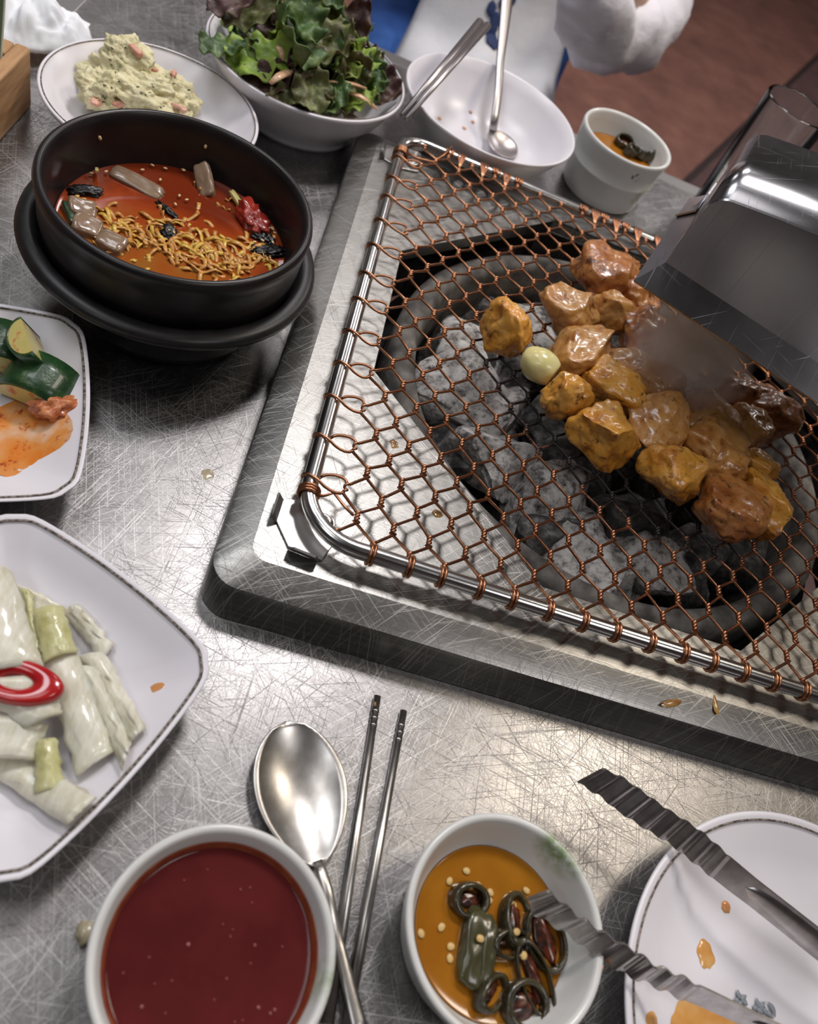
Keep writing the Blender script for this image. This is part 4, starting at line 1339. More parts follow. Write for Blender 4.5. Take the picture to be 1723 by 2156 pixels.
def pepper_ring(c, a, b, h, rot, label, group, wall=0.0022):
    """slice of pepper: oval wall with a hollow, two seed ribs inside"""
    t = thing('pepper_slice', tuple(Vector(c) - Vector((0, 0, h))), label, 'pepper', group)
    E = Euler(rot).to_matrix()
    v, rings = [], []
    n = 36
    prof = [(1, -h), (1.02, -h * 0.3), (1.0, h * 0.7), (0.95, h), ((a - wall) / a * 1.02, h), ((a - wall) / a, h * 0.6), ((a - wall) / a, -h)]
    for s, z in prof:
        rings.append([Vector(c) + E @ Vector((a * s * math.cos(k * 2 * PI / n), b * s * math.sin(k * 2 * PI / n), z)) for k in range(n)])
    rings.append(rings[0])
    mesh('pepper_wall', loft(rings), 'pepper', t)
    mesh('pepper_core', blob(Vector(c) - E @ Vector((0, 0, h * 0.3)), ((a - wall) * 0.95, (b - wall) * 0.7, h * 0.5), rot, 0.2, 2, int(a * 1e5), 3, 2.0), 'pepper_in', t)
    return t


pep = [(988, 1895, 0.0080, 0.0062, 0.0040, (0.25, 0.1, 0.2), 'round pickled pepper slice at the upper left of the soy dish'),
       (1085, 1935, 0.0105, 0.0062, 0.0035, (0.3, 0.2, 1.5), 'upright pickled pepper slice in the middle of the soy dish'),
       (1147, 1978, 0.0120, 0.0078, 0.0035, (0.15, 0.1, -1.1), 'large open pepper slice under the tongs tip'),
       (1125, 2060, 0.0145, 0.0058, 0.0036, (0.2, 0.1, -1.05), 'long oval pepper slice at the right of the soy dish'),
       (1105, 2115, 0.0095, 0.0080, 0.0040, (0.1, 0.1, 0.4), 'bottommost pickled pepper ring in the soy dish'),
       (1072, 1985, 0.0090, 0.0052, 0.0036, (0.3, 0.2, 0.3), 'dark pepper slice between the upright slice and the long oval one'),
       (1035, 2090, 0.0085, 0.0050, 0.0032, (0.4, 0.2, 0.9), 'glossy curled pepper slice beside the bottommost ring')]
for px, py, a, b, h, r, lab in pep:
    pepper_ring(at(px, py, LZ + h * 0.55), a * 1.22, b * 1.3, h, r, lab, 'pepper slices in the soy dish', 0.0030)
M['pepper_skin'] = mat('olive_pepper_skin', [(0.35, (0.038, 0.036, 0.015)), (0.65, (0.066, 0.062, 0.026))], scale=50, rough=0.25, coat=0.4)
c = at(1000, 1995, LZ + 0.002)
mesh('pepper_chunk', blob(c, (0.0072, 0.0160, 0.0042), (0, 0, -0.10), 0.10, 1.3, 5, 4, 4.0), 'pepper_skin', label='long olive pepper chunk lying at the left of the soy dish', cat='pepper')
c = at(1024, 2005, LZ + 0.0025)
mesh('pepper_chunk', blob(c, (0.0042, 0.0135, 0.0042), (0, 0, -0.10), 0.10, 1.3, 6, 4, 3.5), 'pepper_skin', label='narrow olive pepper chunk right of the long one', cat='pepper')
for k, (px, py) in enumerate(((983, 1834), (947, 1855), (991, 1865), (1006, 1864), (1033, 1879), (1030, 1896), (1077, 1885), (1109, 1875), (930, 1952), (887, 1965), (950, 1993), (948, 2018), (1012, 1976), (1104, 2012), (1011, 2124), (1088, 1962), (1082, 1905))):
    c = at(px, py, LZ + (0.0075 if k in (12, 13, 15) else 0.0006))
    mesh('pepper_seed', blob(c, (0.0021, 0.0017, 0.0007), (0, 0, k * 1.3), 0.1, 1.2, k, 2, 2.0), 'seed', label='pale flat pepper seed floating on the soy sauce', cat='seed', group='pepper seeds in the soy dish')
for k, (px, py, r) in enumerate(((1315, 300, 0.0105), (1330, 318, 0.009), (1345, 322, 0.0085), (1362, 327, 0.0095))):
    pepper_ring(at(px, py, 0.0425), r, r * 0.8, 0.0045, (0.3, 0.2 * k, k), ['leftmost', 'second from left', 'third from left', 'rightmost'][k] + ' dark pepper slice in the tall back cup', 'pepper slices in the back cup')

# ------------------------------------------------------------------ square plates
def square_plate(c, side, ang, h, label, seed):
    t = thing('square_plate', (c[0], c[1], 0), label, 'plate')
    e = Matrix.Rotation(ang, 3, 'Z')

    def outline(scale, n=22):
        pts = []
        hs = side / 2 * scale
        cr = 0.10
        for k in range(4):
            for i in range(n):
                u = -1 + 2 * (i + 0.5) / n
                bul = 1.0 + 0.085 * (1 - u * u)
                uu = u * (1 - cr * abs(u) ** 8)
                bb = bul - 0.035 * abs(u) ** 10
                x, y = hs * bb, hs * uu
                for _ in range(k):
                    x, y = -y, x
                pts.append(e @ Vector((x, y, 0)))
        return pts
    prof = [(0.30, 0.004), (0.52, 0.004), (0.55, 0.0), (0.60, 0.0), (0.63, 0.004), (0.84, h * 0.62), (0.985, h * 0.95), (1.0, h * 0.985), (0.998, h), (0.985, h * 1.005), (0.955, h * 0.965), (0.82, h * 0.74), (0.62, h * 0.42), (0.42, h * 0.30), (0.2, h * 0.27)]
    rings = [[Vector((c[0], c[1], z)) + p for p in outline(s)] for s, z in prof]
    v, f = loft(rings)
    n = len(rings[0])
    k = len(v)
    v += [Vector((c[0], c[1], 0.004)), Vector((c[0], c[1], h * 0.265))]
    f += [(k, (i + 1) % n, i) for i in range(n)]
    b0 = (len(rings) - 1) * n
    f += [(k + 1, b0 + i, b0 + (i + 1) % n) for i in range(n)]
    mesh('plate_body', (v, f), 'melamine', t)
    ln = [Vector((c[0], c[1], h * 0.982)) + p for p in outline(0.958)]
    mesh('rim_line', tube(ln, 0.00075, 5, closed=True, squash=0.6), 'rimline', t)
    return t


KC = (-0.0730, 0.1440)
KA = RD(-23.3)
KH = 0.029
square_plate(KC, 0.128, KA, KH, 'white square plate of pickled cabbage at the left front', 1)
UC = (-0.1650, 0.2830)
UA = RD(20.5 - 1.0)
square_plate(UC, 0.129, UA, 0.027, 'white square plate of cucumber kimchi at the left edge', 2)

# pickled cabbage
M['cabbage'] = mat('pickled_cabbage', [(0.35, (0.66, 0.63, 0.48)), (0.65, (0.80, 0.78, 0.67))], scale=45, detail=5, rough=0.25, stretch=(6, 1.2, 2), coat=0.35, sss=0.3, sssr=0.006, bmp=0.35, bscale=90, bdist=0.0015)
M['cabbage_leaf'] = mat('pickled_cabbage_leaf', [(0.35, (0.52, 0.50, 0.20)), (0.65, (0.66, 0.64, 0.36))], scale=70, detail=5, rough=0.25, coat=0.35, sss=0.25, sssr=0.006, bmp=0.5, bscale=110, bdist=0.002)
M['chilli_red'] = mat('red_chilli', [(0.35, (0.42, 0.012, 0.016)), (0.65, (0.52, 0.025, 0.025))], scale=60, rough=0.15, coat=0.5)


def cabbage(quad, z, th, m, label, seed, arch=0.002):
    """a curved slice between four pixel corners lying at height z"""
    q = [Vector(t_) for t_ in quad]
    zf = square_z(KC, 0.128, KA, KH)
    nu, nv = 12, 16
    topv, botv = [], []
    for i in range(nv):
        s = i / (nv - 1)
        for j in range(nu):
            u = j / (nu - 1)
            g = q[0].lerp(q[1], u).lerp(q[3].lerp(q[2], u), s)
            p = at(g.x, g.y, z + g.z)
            for _ in range(3):
                p = at(g.x, g.y, max(z + g.z, zf(p.x, p.y) + th * 0.5 + 0.0016))
            w = noise.noise(Vector((p.x * 70, p.y * 70, seed * 2.7)))
            e = 0.0012 * noise.noise(Vector((s * 8, u * 8, seed)))
            p = p + Vector((e, e * 0.7, arch * (1 - (2 * u - 1) ** 2) + 0.0014 * w))
            edge = min(u, 1 - u, s, 1 - s)
            tk = th * (0.55 + 0.45 * min(1, edge * 6))
            topv.append(p + Vector((0, 0, tk / 2)))
            botv.append(p - Vector((0, 0, tk / 2)))
    v = topv + botv
    k = len(topv)
    f = []
    for i in range(nv - 1):
        for j in range(nu - 1):
            a = i * nu + j
            f.append((a, a + nu, a + nu + 1, a + 1))
            f.append((k + a, k + a + 1, k + a + nu + 1, k + a + nu))
    bd = [i for i in range(nu)] + [nu * (i + 1) - 1 for i in range(1, nv)] + [nu * nv - 2 - i for i in range(nu - 1)] + [nu * (nv - 2 - i) for i in range(nv - 2)]
    for a, b in zip(bd, bd[1:] + bd[:1]):
        f.append((a, b, k + b, k + a))
    return mesh('cabbage_slice', (v, f), m, label=label, cat='cabbage', group='pickled cabbage slices')


cz = 0.0140
cabbage([(30, 1230, 0), (130, 1278, 0), (135, 1305, 0), (50, 1300, 0)], cz, 0.003, 'cabbage', 'thin pale cabbage slice behind the yellow green leaf', 12)
cabbage([(133, 1288, 0), (165, 1272, 0), (240, 1358, 0), (215, 1392, 0)], cz + 0.001, 0.0035, 'cabbage', 'pale cabbage slice at the upper right of the heap', 1)
cabbage([(165, 1384, 0), (224, 1378, 0), (308, 1535, 0), (276, 1562, 0)], cz + 0.001, 0.004, 'cabbage', 'rightmost long cabbage slice on the square plate', 2, 0.003)
cabbage([(150, 1405, 0.003), (204, 1410, 0.003), (277, 1565, 0.001), (258, 1622, 0.000)], cz + 0.002, 0.004, 'cabbage', 'pointed cabbage slice second from the right', 3, 0.003)
cabbage([(90, 1395, 0.004), (164, 1378, 0.005), (240, 1583, 0.003), (162, 1636, 0.002)], cz + 0.0035, 0.005, 'cabbage', 'broad white cabbage slice at the front middle of the heap', 4, 0.003)
cabbage([(70, 1287, 0.006), (134, 1279, 0.006), (163, 1374, 0.007), (90, 1398, 0.007)], cz + 0.005, 0.0025, 'cabbage_leaf', 'yellow green cabbage leaf at the top of the heap', 5, 0.004)
cabbage([(-70, 1190, 0.006), (27, 1207, 0.008), (93, 1405, 0.008), (-70, 1425, 0.008)], cz + 0.006, 0.005, 'cabbage', 'wide pale cabbage slice at the far left of the heap', 6, 0.004)
cabbage([(36, 1240, 0.002), (66, 1247, 0.004), (93, 1375, 0.006), (72, 1390, 0.006)], cz + 0.002, 0.003, 'cabbage_leaf', 'narrow green edged cabbage slice beside the wide left one', 7)
cabbage([(-70, 1500, 0.003), (104, 1528, 0.004), (72, 1602, 0.003), (-70, 1600, 0.003)], cz + 0.003, 0.005, 'cabbage', 'cabbage slice under the red chilli ring', 8, 0.003)
cabbage([(-70, 1592, 0.0), (70, 1602, 0.001), (204, 1680, 0.0), (140, 1740, -0.001)], cz - 0.001, 0.006, 'cabbage', 'long cabbage slice nearest the front of the plate', 9, 0.002)
cabbage([(76, 1563, 0.004), (121, 1556, 0.004), (137, 1662, 0.003), (72, 1672, 0.003)], cz + 0.004, 0.003, 'cabbage_leaf', 'small yellow cabbage leaf scrap on the front slice', 10, 0.003)
cabbage([(-70, 1440, 0.006), (118, 1425, 0.007), (130, 1505, 0.006), (50, 1535, 0.005)], cz + 0.006, 0.004, 'cabbage', 'cabbage slice right below the red chilli ring', 11, 0.003)
rc = at(35, 1436, cz + 0.016)
rings = []
for s, z in ((1, -0.0028), (1.03, 0), (0.98, 0.0026), (0.88, 0.0032), (0.52, 0.0028), (0.36, 0.0010), (0.33, -0.0024)):
    rings.append([rc + Matrix.Rotation(-0.02, 3, 'Z') @ Vector((0.0195 * s * math.cos(a) * (1 + 0.05 * math.sin(2 * a)), 0.0098 * s * math.sin(a), z + 0.0015 * math.cos(a))) for a in [2 * PI * k / 44 for k in range(44)]])
rings.append(rings[0])
mesh('chilli_ring', loft(rings), 'chilli_red', label='glossy red chilli ring lying on the cabbage', cat='chilli')

# cucumber kimchi
UZ = 0.012


def cuc_chunk(px, py, z, r, ln, rot, tilt, label):
    c = at(px, py, z)
    t = thing('cucumber_chunk', tuple(c - Vector((0, 0, r * 0.5))), label, 'cucumber')
    E = Euler((tilt, 0, rot)).to_matrix()
    n = 14
    sk, fl_ = [], []
    arc = [RD(-10 + 200 * k / n) for k in range(n + 1)]
    for y in (-ln / 2, -ln / 6, ln / 6, ln / 2):
        b = 1.0 if abs(y) < ln * 0.4 else 0.985
        sk.append([c + E @ Vector((r * b * math.cos(a), y, r * 0.72 * b * math.sin(a) - r * 0.3)) for a in arc])
    o = mesh('skin', loft(sk, closed_ring=False), 'cucskin', t)
    fl2 = []
    for y in (-ln / 2 * 1.01, ln / 2 * 1.01):
        fl2.append([c + E @ Vector((r * 0.95 * math.cos(a), y, r * 0.68 * math.sin(a) - r * 0.3)) for a in arc])
    v = fl2[0] + fl2[1]
    m_ = len(arc)
    f = [(i, i + 1, m_ + i + 1, m_ + i) for i in range(m_ - 1)] + [tuple(range(m_)), tuple(reversed(range(m_, 2 * m_))), (0, m_, 2 * m_ - 1, m_ - 1)]
    mesh('flesh', (v, f), 'cucflesh', t, smooth=False)
    o.modifiers.new('solid', 'SOLIDIFY').thickness = 0.0012
    return t


cuc_chunk(82, 800, UZ + 0.010, 0.0185, 0.026, -0.12, 0.15, 'big dark green cucumber chunk at the right of the kimchi plate')
cuc_chunk(-10, 725, UZ + 0.010, 0.0170, 0.026, 0.3, 0.1, 'dark green cucumber chunk cut off by the left picture edge')
cuc_chunk(58, 735, UZ + 0.017, 0.0130, 0.020, -0.95, 2.1, 'cucumber chunk standing on edge with its flesh showing')
M['kimchi_paste'] = mat('kimchi_paste', [(0.35, (0.46, 0.10, 0.035)), (0.6, (0.62, 0.24, 0.09))], scale=150, rough=0.25, coat=0.4, bmp=0.6, bscale=300)
mesh('kimchi_scrap', blob(at(118, 858, UZ + 0.008), (0.0120, 0.0075, 0.0055), (0.2, -0.1, 0.5), 0.3, 1.8, 51, 4, 2.2, 2, 0.8, 0.12, 7), 'kimchi_paste', label='orange red radish scrap below the big cucumber chunk', cat='radish')


def smear_mat():
    m, nt, b = _new('chilli_smear')
    v = mapping(nt)
    n = noise_tex(nt, v, 160, 6, 0.7)
    n0 = noise_tex(nt, v, 45, 3, 0.6)
    col = ramp(nt, n0, [(0.35, (0.72, 0.50, 0.34)), (0.5, (0.72, 0.30, 0.08)), (0.68, (0.72, 0.20, 0.02))])
    col = mixc(nt, ramp(nt, n, [(0.58, (0, 0, 0)), (0.68, (1, 1, 1))]), col, (0.36, 0.035, 0.010))
    nt.links.new(col, b.inputs['Base Color'])
    b.inputs['Roughness'].default_value = 0.22
    return m


M['smear'] = smear_mat()
spot('kimchi_juice', 40, 915, 0.0108, 0.026, 0.028, 0.4, 'smear', 'orange chilli juice smeared over the kimchi plate', 'sauce', 3, 0.0006, zf=square_z(UC, 0.129, UA, 0.027))

# ------------------------------------------------------------------ round plate at the lower right
RP = (0.3408, 0.0703)
t = thing('round_plate', (RP[0], RP[1], 0), 'round white plate with a brown rim line under the tongs', 'plate')
RB = 0.1112
mesh('plate_body', lathe([(0, 0.003), (0.058, 0.003), (0.061, 0.0), (0.066, 0.0), (0.069, 0.003), (0.090, 0.0125), (0.107, 0.0225), (0.1108, 0.0245), (0.1112, 0.0258), (0.1102, 0.0266), (0.1080, 0.0258), (0.094, 0.0172), (0.080, 0.0112), (0.060, 0.0078), (0.045, 0.0078), (0.0445, 0.0074), (0.030, 0.0076), (0.0295, 0.0072), (0, 0.0072)], (RP[0], RP[1], 0), 128), 'melamine', t)
ring_line(RP, 0.1065, 0.0255, t, 0.0006)
# grey printed flourish
em = []
for (px, py, a, l) in ((1556, 2094, 1.9, 15), (1566, 2101, 0.9, 17), (1553, 2107, -0.3, 12), (1569, 2110, 2.4, 12), (1560, 2113, 1.2, 10),
                       (1597, 2113, 2.0, 17), (1606, 2117, 1.1, 17), (1592, 2122, 0.2, 12), (1600, 2128, 2.7, 15), (1612, 2128, 1.7, 13), (1628, 2124, -1.1, 24), (1622, 2136, -0.5, 15)):
    c = at(px, py, 0.0086)
    pts = []
    for s_ in range(7):
        u = s_ / 6 - 0.5
        k = l * 0.00029
        pts.append(c + Vector((math.cos(a) * u * k + math.sin(a) * 0.15 * k * (u * u * 4), math.sin(a) * u * k - math.cos(a) * 0.15 * k * (u * u * 4), 0)))
    em.append(tube(pts, [0.0002, 0.0010, 0.0016, 0.0017, 0.0013, 0.0008, 0.0002], 6, squash=0.10))
mesh('printed_emblem', join(*em), 'greyprint', t, label='grey printed leaf flourish')

M['puddle'] = mat('orange_sauce_puddle', [(0.35, (0.62, 0.28, 0.07)), (0.65, (0.72, 0.42, 0.16))], scale=60, rough=0.12, coat=0.4)
RPZ = lathe_z(RP, [0, 0.0295, 0.0445, 0.06, 0.08, 0.094, 0.108], [0.0072, 0.0074, 0.0077, 0.0078, 0.0112, 0.0172, 0.0258])
spot('sauce_puddle', 1490, 2150, 0.0082, 0.022, 0.011, 0.1, 'puddle', 'large orange sauce puddle at the bottom of the round plate', 'sauce', 7, 0.0009, zf=RPZ)
spot('sauce_drop', 1486, 2010, 0.0086, 0.0052, 0.0068, 0.0, 'puddle', 'teardrop orange sauce spot in the middle of the round plate', 'sauce drop', 2, 0.0009, zf=RPZ)
spot('sauce_drop', 1529, 1909, 0.0098, 0.0030, 0.0032, 0.3, 'orange_film', 'small orange sauce spot below the upper tongs arm', 'sauce drop', 4, 0.0009, zf=RPZ)
spot('sauce_drop', 1372, 2150, 0.0100, 0.0045, 0.0040, 0.3, 'puddle', 'orange sauce spot left of the large puddle', 'sauce drop', 5, 0.0009, zf=RPZ)
spot('sauce_drop', 332, 1443, KH * 0.70, 0.0034, 0.0042, -0.5, 'orange_film', 'single orange drop on the cabbage plate', 'sauce drop', 6, 0.0007, zf=square_z(KC, 0.128, KA, KH))
mesh('sauce_drop', blob(Vector((SO[0] + 0.0474, SO[1] - 0.0085, 0.0305)), (0.0012, 0.0022, 0.0022), (0, 0, 0), 0.1, 1, 4, 3, 2), 'orange_film', label='tiny orange drop on the outer rim of the soy dish', cat='sauce drop')
M['grease'] = mat('brown_grease', [(0.4, (0.22, 0.10, 0.03)), (0.6, (0.36, 0.22, 0.07))], scale=120, rough=0.2, coat=0.4)
M['grease_pale'] = mat('pale_grease', [(0.4, (0.40, 0.34, 0.22)), (0.6, (0.50, 0.44, 0.30))], scale=120, rough=0.2, coat=0.4)
spot('grease_spot', 830, 935, TZ, 0.0030, 0.0036, 0.2, 'grease', 'reddish brown grease spot on the surround under the wires', 'grease spot', 1, 0.0005)
spot('grease_spot', 921, 1082, TZ, 0.0032, 0.0030, 0.2, 'grease', 'yellow grease spot on the surround near the front rod', 'grease spot', 2, 0.0005)
spot('grease_spot', 437, 998, 0.0, 0.0038, 0.0042, 0.2, 'grease_pale', 'pale dried drop on the steel table beside the cucumber plate', 'grease spot', 3, 0.0004)
spot('grease_spot', 1415, 1480, 0.0285, 0.0075, 0.0024, 0.45, 'grease', 'longer red and yellow food scrap on the front of the surround', 'grease spot', 4, 0.0010)
spot('grease_spot', 1505, 1478, 0.0292, 0.0022, 0.0080, 0.15, 'grease', 'thin upright food scrap right of the longer one', 'grease spot', 5, 0.0010)
mesh('garlic_bit', blob(at(180, 1963, 0.003), (0.0038, 0.0048, 0.003), (0, 0, 0.2), 0.15, 1.5, 4, 3, 2), 'grease_pale', label='small beige crumb on the table left of the red sauce dish', cat='crumb')

# ------------------------------------------------------------------ near spoon and chopsticks
spoon('table_spoon', at(606, 1519, 0.0092), at(672, 1822, 0.0080), at(762, 2185, 0.0050), 0.0225, 0.0070, 'steel table spoon lying face up behind the red sauce dish', 'cutlery', hr=(0.0026, 0.0040))
for (a, b, lab) in (((795, 1466), (690, 2156), 'left chopstick of the near steel pair, nearer the spoon'), ((850, 1497), (722, 2195), 'right chopstick of the near steel pair, farther from the spoon')):
    p, q = at(a[0], a[1], 0.0024), at(b[0], b[1], 0.0030)
    t = thing('steel_chopstick', tuple(p.lerp(q, 0.5) - Vector((0, 0, 0.0027))), lab, 'chopstick', 'near steel chopsticks')
    mesh('shaft', tube([p, p.lerp(q, 0.5), q], [0.0020, 0.0024, 0.0029], 14, squash=0.9), 'cutlery', t)
    dd = (q - p).normalized()
    g = []
    for k in range(3):
        c = p + dd * (0.008 + 0.004 * k)
        g.append(tube([c, c + dd * 0.0012], 0.00222, 14, squash=0.9))
    mesh('grip_ring', join(*g), 'cutlery', t)
spot('grease_spot', 790, 1482, 0.0046, 0.0009, 0.0014, 0.1, 'grease', 'brown speck stuck on the left near chopstick tip', 'grease spot', 8, 0.0005)

# ------------------------------------------------------------------ tongs
def zo(pts, s=3.294, o=(1200, 1600)):
    return [(o[0] + x / s, o[1] + y / s) for x, y in pts]


def resample(pts, n):
    d_ = [0]
    for a, b in zip(pts, pts[1:]):
        d_.append(d_[-1] + math.hypot(b[0] - a[0], b[1] - a[1]))
    xs = np.linspace(0, d_[-1], n)
    return list(zip(np.interp(xs, d_, [p[0] for p in pts]), np.interp(xs, d_, [p[1] for p in pts])))


up_top = zo([(225, 65), (350, 110), (500, 215), (660, 330), (830, 440), (930, 510), (1100, 660), (1300, 830), (1723, 1160), (2300, 1560)])
up_bot = zo([(55, 155), (200, 240), (330, 350), (500, 460), (690, 575), (900, 740), (1100, 900), (1250, 1010), (1723, 1390), (2240, 1760)])
lo_top = [(1152, 1876), (1185, 1900), (1215, 1927)] + zo([(150, 1145), (320, 1250), (490, 1350), (610, 1440), (680, 1460), (850, 1540), (1000, 1610), (1200, 1710), (1450, 1832), (2250, 2160)])
lo_bot = [(1111, 1892), (1121, 1921), (1169, 1949), (1202, 1970)] + zo([(100, 1300), (200, 1370), (300, 1430), (420, 1500), (560, 1550), (700, 1620), (900, 1700), (1100, 1790), (1400, 1930), (2200, 2300)])
tgt = thing('tongs', tuple(at(1560, 1960, 0.03)), 'steel tongs with rippled tips resting on the round plate', 'tongs')


def arm(topp, botp, zt, zb, n, ripple_end, amp, cyc):
    T, B = resample(topp, n), resample(botp, n)
    e0, e1 = [], []
    for i in range(n):
        s = i / (n - 1)
        a, b = at(*T[i], zt(s)), at(*B[i], zb(s))
        rp_ = amp * math.sin(2 * PI * cyc * s / ripple_end) * (1 if s < ripple_end else 0)
        t_ = (at(*T[min(i + 1, n - 1)], zt(s)) - at(*T[max(i - 1, 0)], zt(s))).normalized()
        nn_ = t_.cross(b - a).normalized()
        e0.append(a + nn_ * rp_)
        e1.append(b + nn_ * rp_)
    o = mesh('tongs_arm', ribbon(e0, e1, 0.0012), 'tongs', tgt, smooth=False)
    autosmooth(o, 50)
    return o, e0, e1


a1, e0, e1 = arm(up_top, up_bot, lambda s: 0.041 + 0.008 * s, lambda s: 0.029 + 0.006 * s, 150, 0.42, 0.0012, 8)


def emboss(e0, e1, s0, s1, par):
    n = len(e0)
    i0, i1 = int(s0 * n), int(s1 * n)
    rows = []
    m_ = 26
    for k in range(m_):
        u = k / (m_ - 1)
        x = i0 + (i1 - i0) * u
        i = min(int(x), n - 2)
        a, b = e0[i].lerp(e0[i + 1], x - i), e1[i].lerp(e1[i + 1], x - i)
        t_ = (e0[i + 1] - e0[i]).normalized()
        nn_ = t_.cross(b - a).normalized()
        if nn_.z < 0:
            nn_ = -nn_
        w = 0.40 * math.sqrt(max(0.0, 1 - (2 * u - 1) ** 4)) + 0.001
        row = []
        for j in range(9):
            v_ = j / 8 * 2 - 1
            row.append(a.lerp(b, 0.5 + w * v_) + nn_ * (0.0007 + 0.0011 * (1 - v_ ** 4) * min(1, w * 4)))
        rows.append(row)
    mesh('embossed_panel', loft(rows, closed_ring=False), 'tongs', par)


emboss(e0, e1, 0.50, 0.96, a1)
a2, e0, e1 = arm(lo_top, lo_bot, lambda s: 0.041 + 0.004 * s, lambda s: 0.030 + 0.002 * s, 150, 0.46, 0.0012, 8)
emboss(e0, e1, 0.62, 0.97, a2)
hj = (Vector(e0[-1]) + Vector(e1[-1])) / 2
mesh('hinge', tube([hj + Vector((0, 0, -0.008)), hj + Vector((0, 0, 0.010))], 0.004, 16), 'tongs', tgt)

# ------------------------------------------------------------------ glass tumbler behind the hood
def glass_mat():
    m, nt, b = _new('clear_glass')
    b.inputs['Base Color'].default_value = (0.98, 1.0, 0.985, 1)
    b.inputs['Roughness'].default_value = 0.02
    b.inputs['Transmission Weight'].default_value = 1.0
    b.inputs['IOR'].default_value = 1.45
    return m


M['glass'] = glass_mat()
GC = (0.3790, 0.8420)
mesh('glass_tumbler', lathe([(0, 0.0), (0.028, 0.0), (0.0305, 0.002), (0.0315, 0.006), (0.0345, 0.139), (0.0340, 0.1405), (0.0335, 0.1402), (0.0333, 0.139), (0.0302, 0.009), (0.028, 0.0065), (0, 0.0065)], (GC[0], GC[1], 0.0002), 72), 'glass',
     label='clear drinking glass standing behind the extractor hood', cat='glass')

# ------------------------------------------------------------------ wooden box with card, napkins; tissue
bx0, bx1, by0, by1, bh = -0.345, -0.2455, 0.36, 0.5865, 0.0455
wb = thing('wooden_box', ((bx0 + bx1) / 2, (by0 + by1) / 2, 0), 'open light wood utensil box at the left table edge', 'box')
for nm, b in (('side_wall', (bx1 - 0.0105, bx1, by0, by1, 0, bh)), ('side_wall', (bx0, bx0 + 0.0105, by0, by1, 0, bh)), ('end_wall', (bx0 + 0.0105, bx1 - 0.0105, by1 - 0.019, by1 - 0.001, 0.0, bh)), ('end_wall', (bx0 + 0.0105, bx1 - 0.0105, by0, by0 + 0.012, 0, bh)),
              ('box_floor', (bx0 + 0.0105, bx1 - 0.0105, by0 + 0.012, by1 - 0.019, 0.0, 0.006)), ('divider', (bx0 + 0.0105, bx1 - 0.0105, 0.47, 0.478, 0.006, bh - 0.006))):
    bevel(mesh(nm, box(*b), 'wood', wb, smooth=False), 0.0022, 3)
# folded napkins stacked in the box
for k in range(6):
    z0 = 0.0064 + 0.0040 * k
    bevel(mesh('paper_napkin', box(bx0 + 0.014, bx1 - 0.0135, 0.482, by1 - 0.021 - 0.001 * (k % 2), z0, z0 + 0.0036), 'paper', smooth=False, group='napkins in the wooden box',
               label='folded white paper napkin stacked in the wooden box', cat='napkin'), 0.001)
cdt = thing('green_card', (-0.300, 0.55, 0.0305), 'green card with a pale edge standing in the wooden box', 'card')
def card_sheet(x0, x1, z0, z1, t0, t1):
    yy = lambda z: 0.5600 + (z - 0.0305) * 0.25
    v = [(x, yy(z) + t, z) for z in (z0, z1) for t in (t0, t1) for x in (x0, x1)]
    return v, [(0, 2, 3, 1), (4, 5, 7, 6), (0, 1, 5, 4), (2, 6, 7, 3), (0, 4, 6, 2), (1, 3, 7, 5)]


mesh('card_face', card_sheet(-0.3250, -0.2571, 0.0305, 0.150, 0, 0.0015), 'green_card', cdt, smooth=False)
mesh('card_border', join(card_sheet(-0.2571, -0.2563, 0.0305, 0.151, -0.0002, 0.0017), card_sheet(-0.3250, -0.2563, 0.150, 0.151, -0.0002, 0.0017)), 'card_edge', cdt, smooth=False)

# crumpled tissue at the back left corner
tv, tf = [], []
nx_, ny_ = 46, 40
for i in range(ny_):
    for j in range(nx_):
        u, v_ = j / (nx_ - 1), i / (ny_ - 1)
        px = -12 + 206 * u + 10 * noise.noise(Vector((u * 3, v_ * 3, 1)))
        py = 118 - 118 * v_ + 70 * (u - 0.35) * v_ * 0.9 + 20 * u * u
        base = at(px, py, 0.004)
        h = 0.006 + 0.024 * math.sin(PI * min(1, u * 0.95 + 0.02)) ** 0.6 * math.sin(PI * v_) ** 0.7 * (1.15 - 0.5 * u)
        fold = 0.010 * abs(noise.noise(Vector((u * 4.2 + 3, v_ * 3.1, 2)))) + 0.005 * abs(noise.noise(Vector((u * 11, v_ * 9, 5)))) - 0.004
        if u < 0.22:
            h += 0.030 * (0.22 - u) / 0.22 * v_
        tv.append(base + Vector((0, -0.004, max(0.001, h + fold * min(1, 8 * v_ * (1 - v_) + 0.2)))))
for i in range(ny_ - 1):
    for j in range(nx_ - 1):
        a = i * nx_ + j
        tf.append((a, a + 1, a + nx_ + 1, a + nx_))
ts = mesh('crumpled_tissue', (tv, tf), 'paper', label='crumpled white tissue behind the wooden box', cat='tissue')
ts.modifiers.new('solid', 'SOLIDIFY').thickness = 0.0006

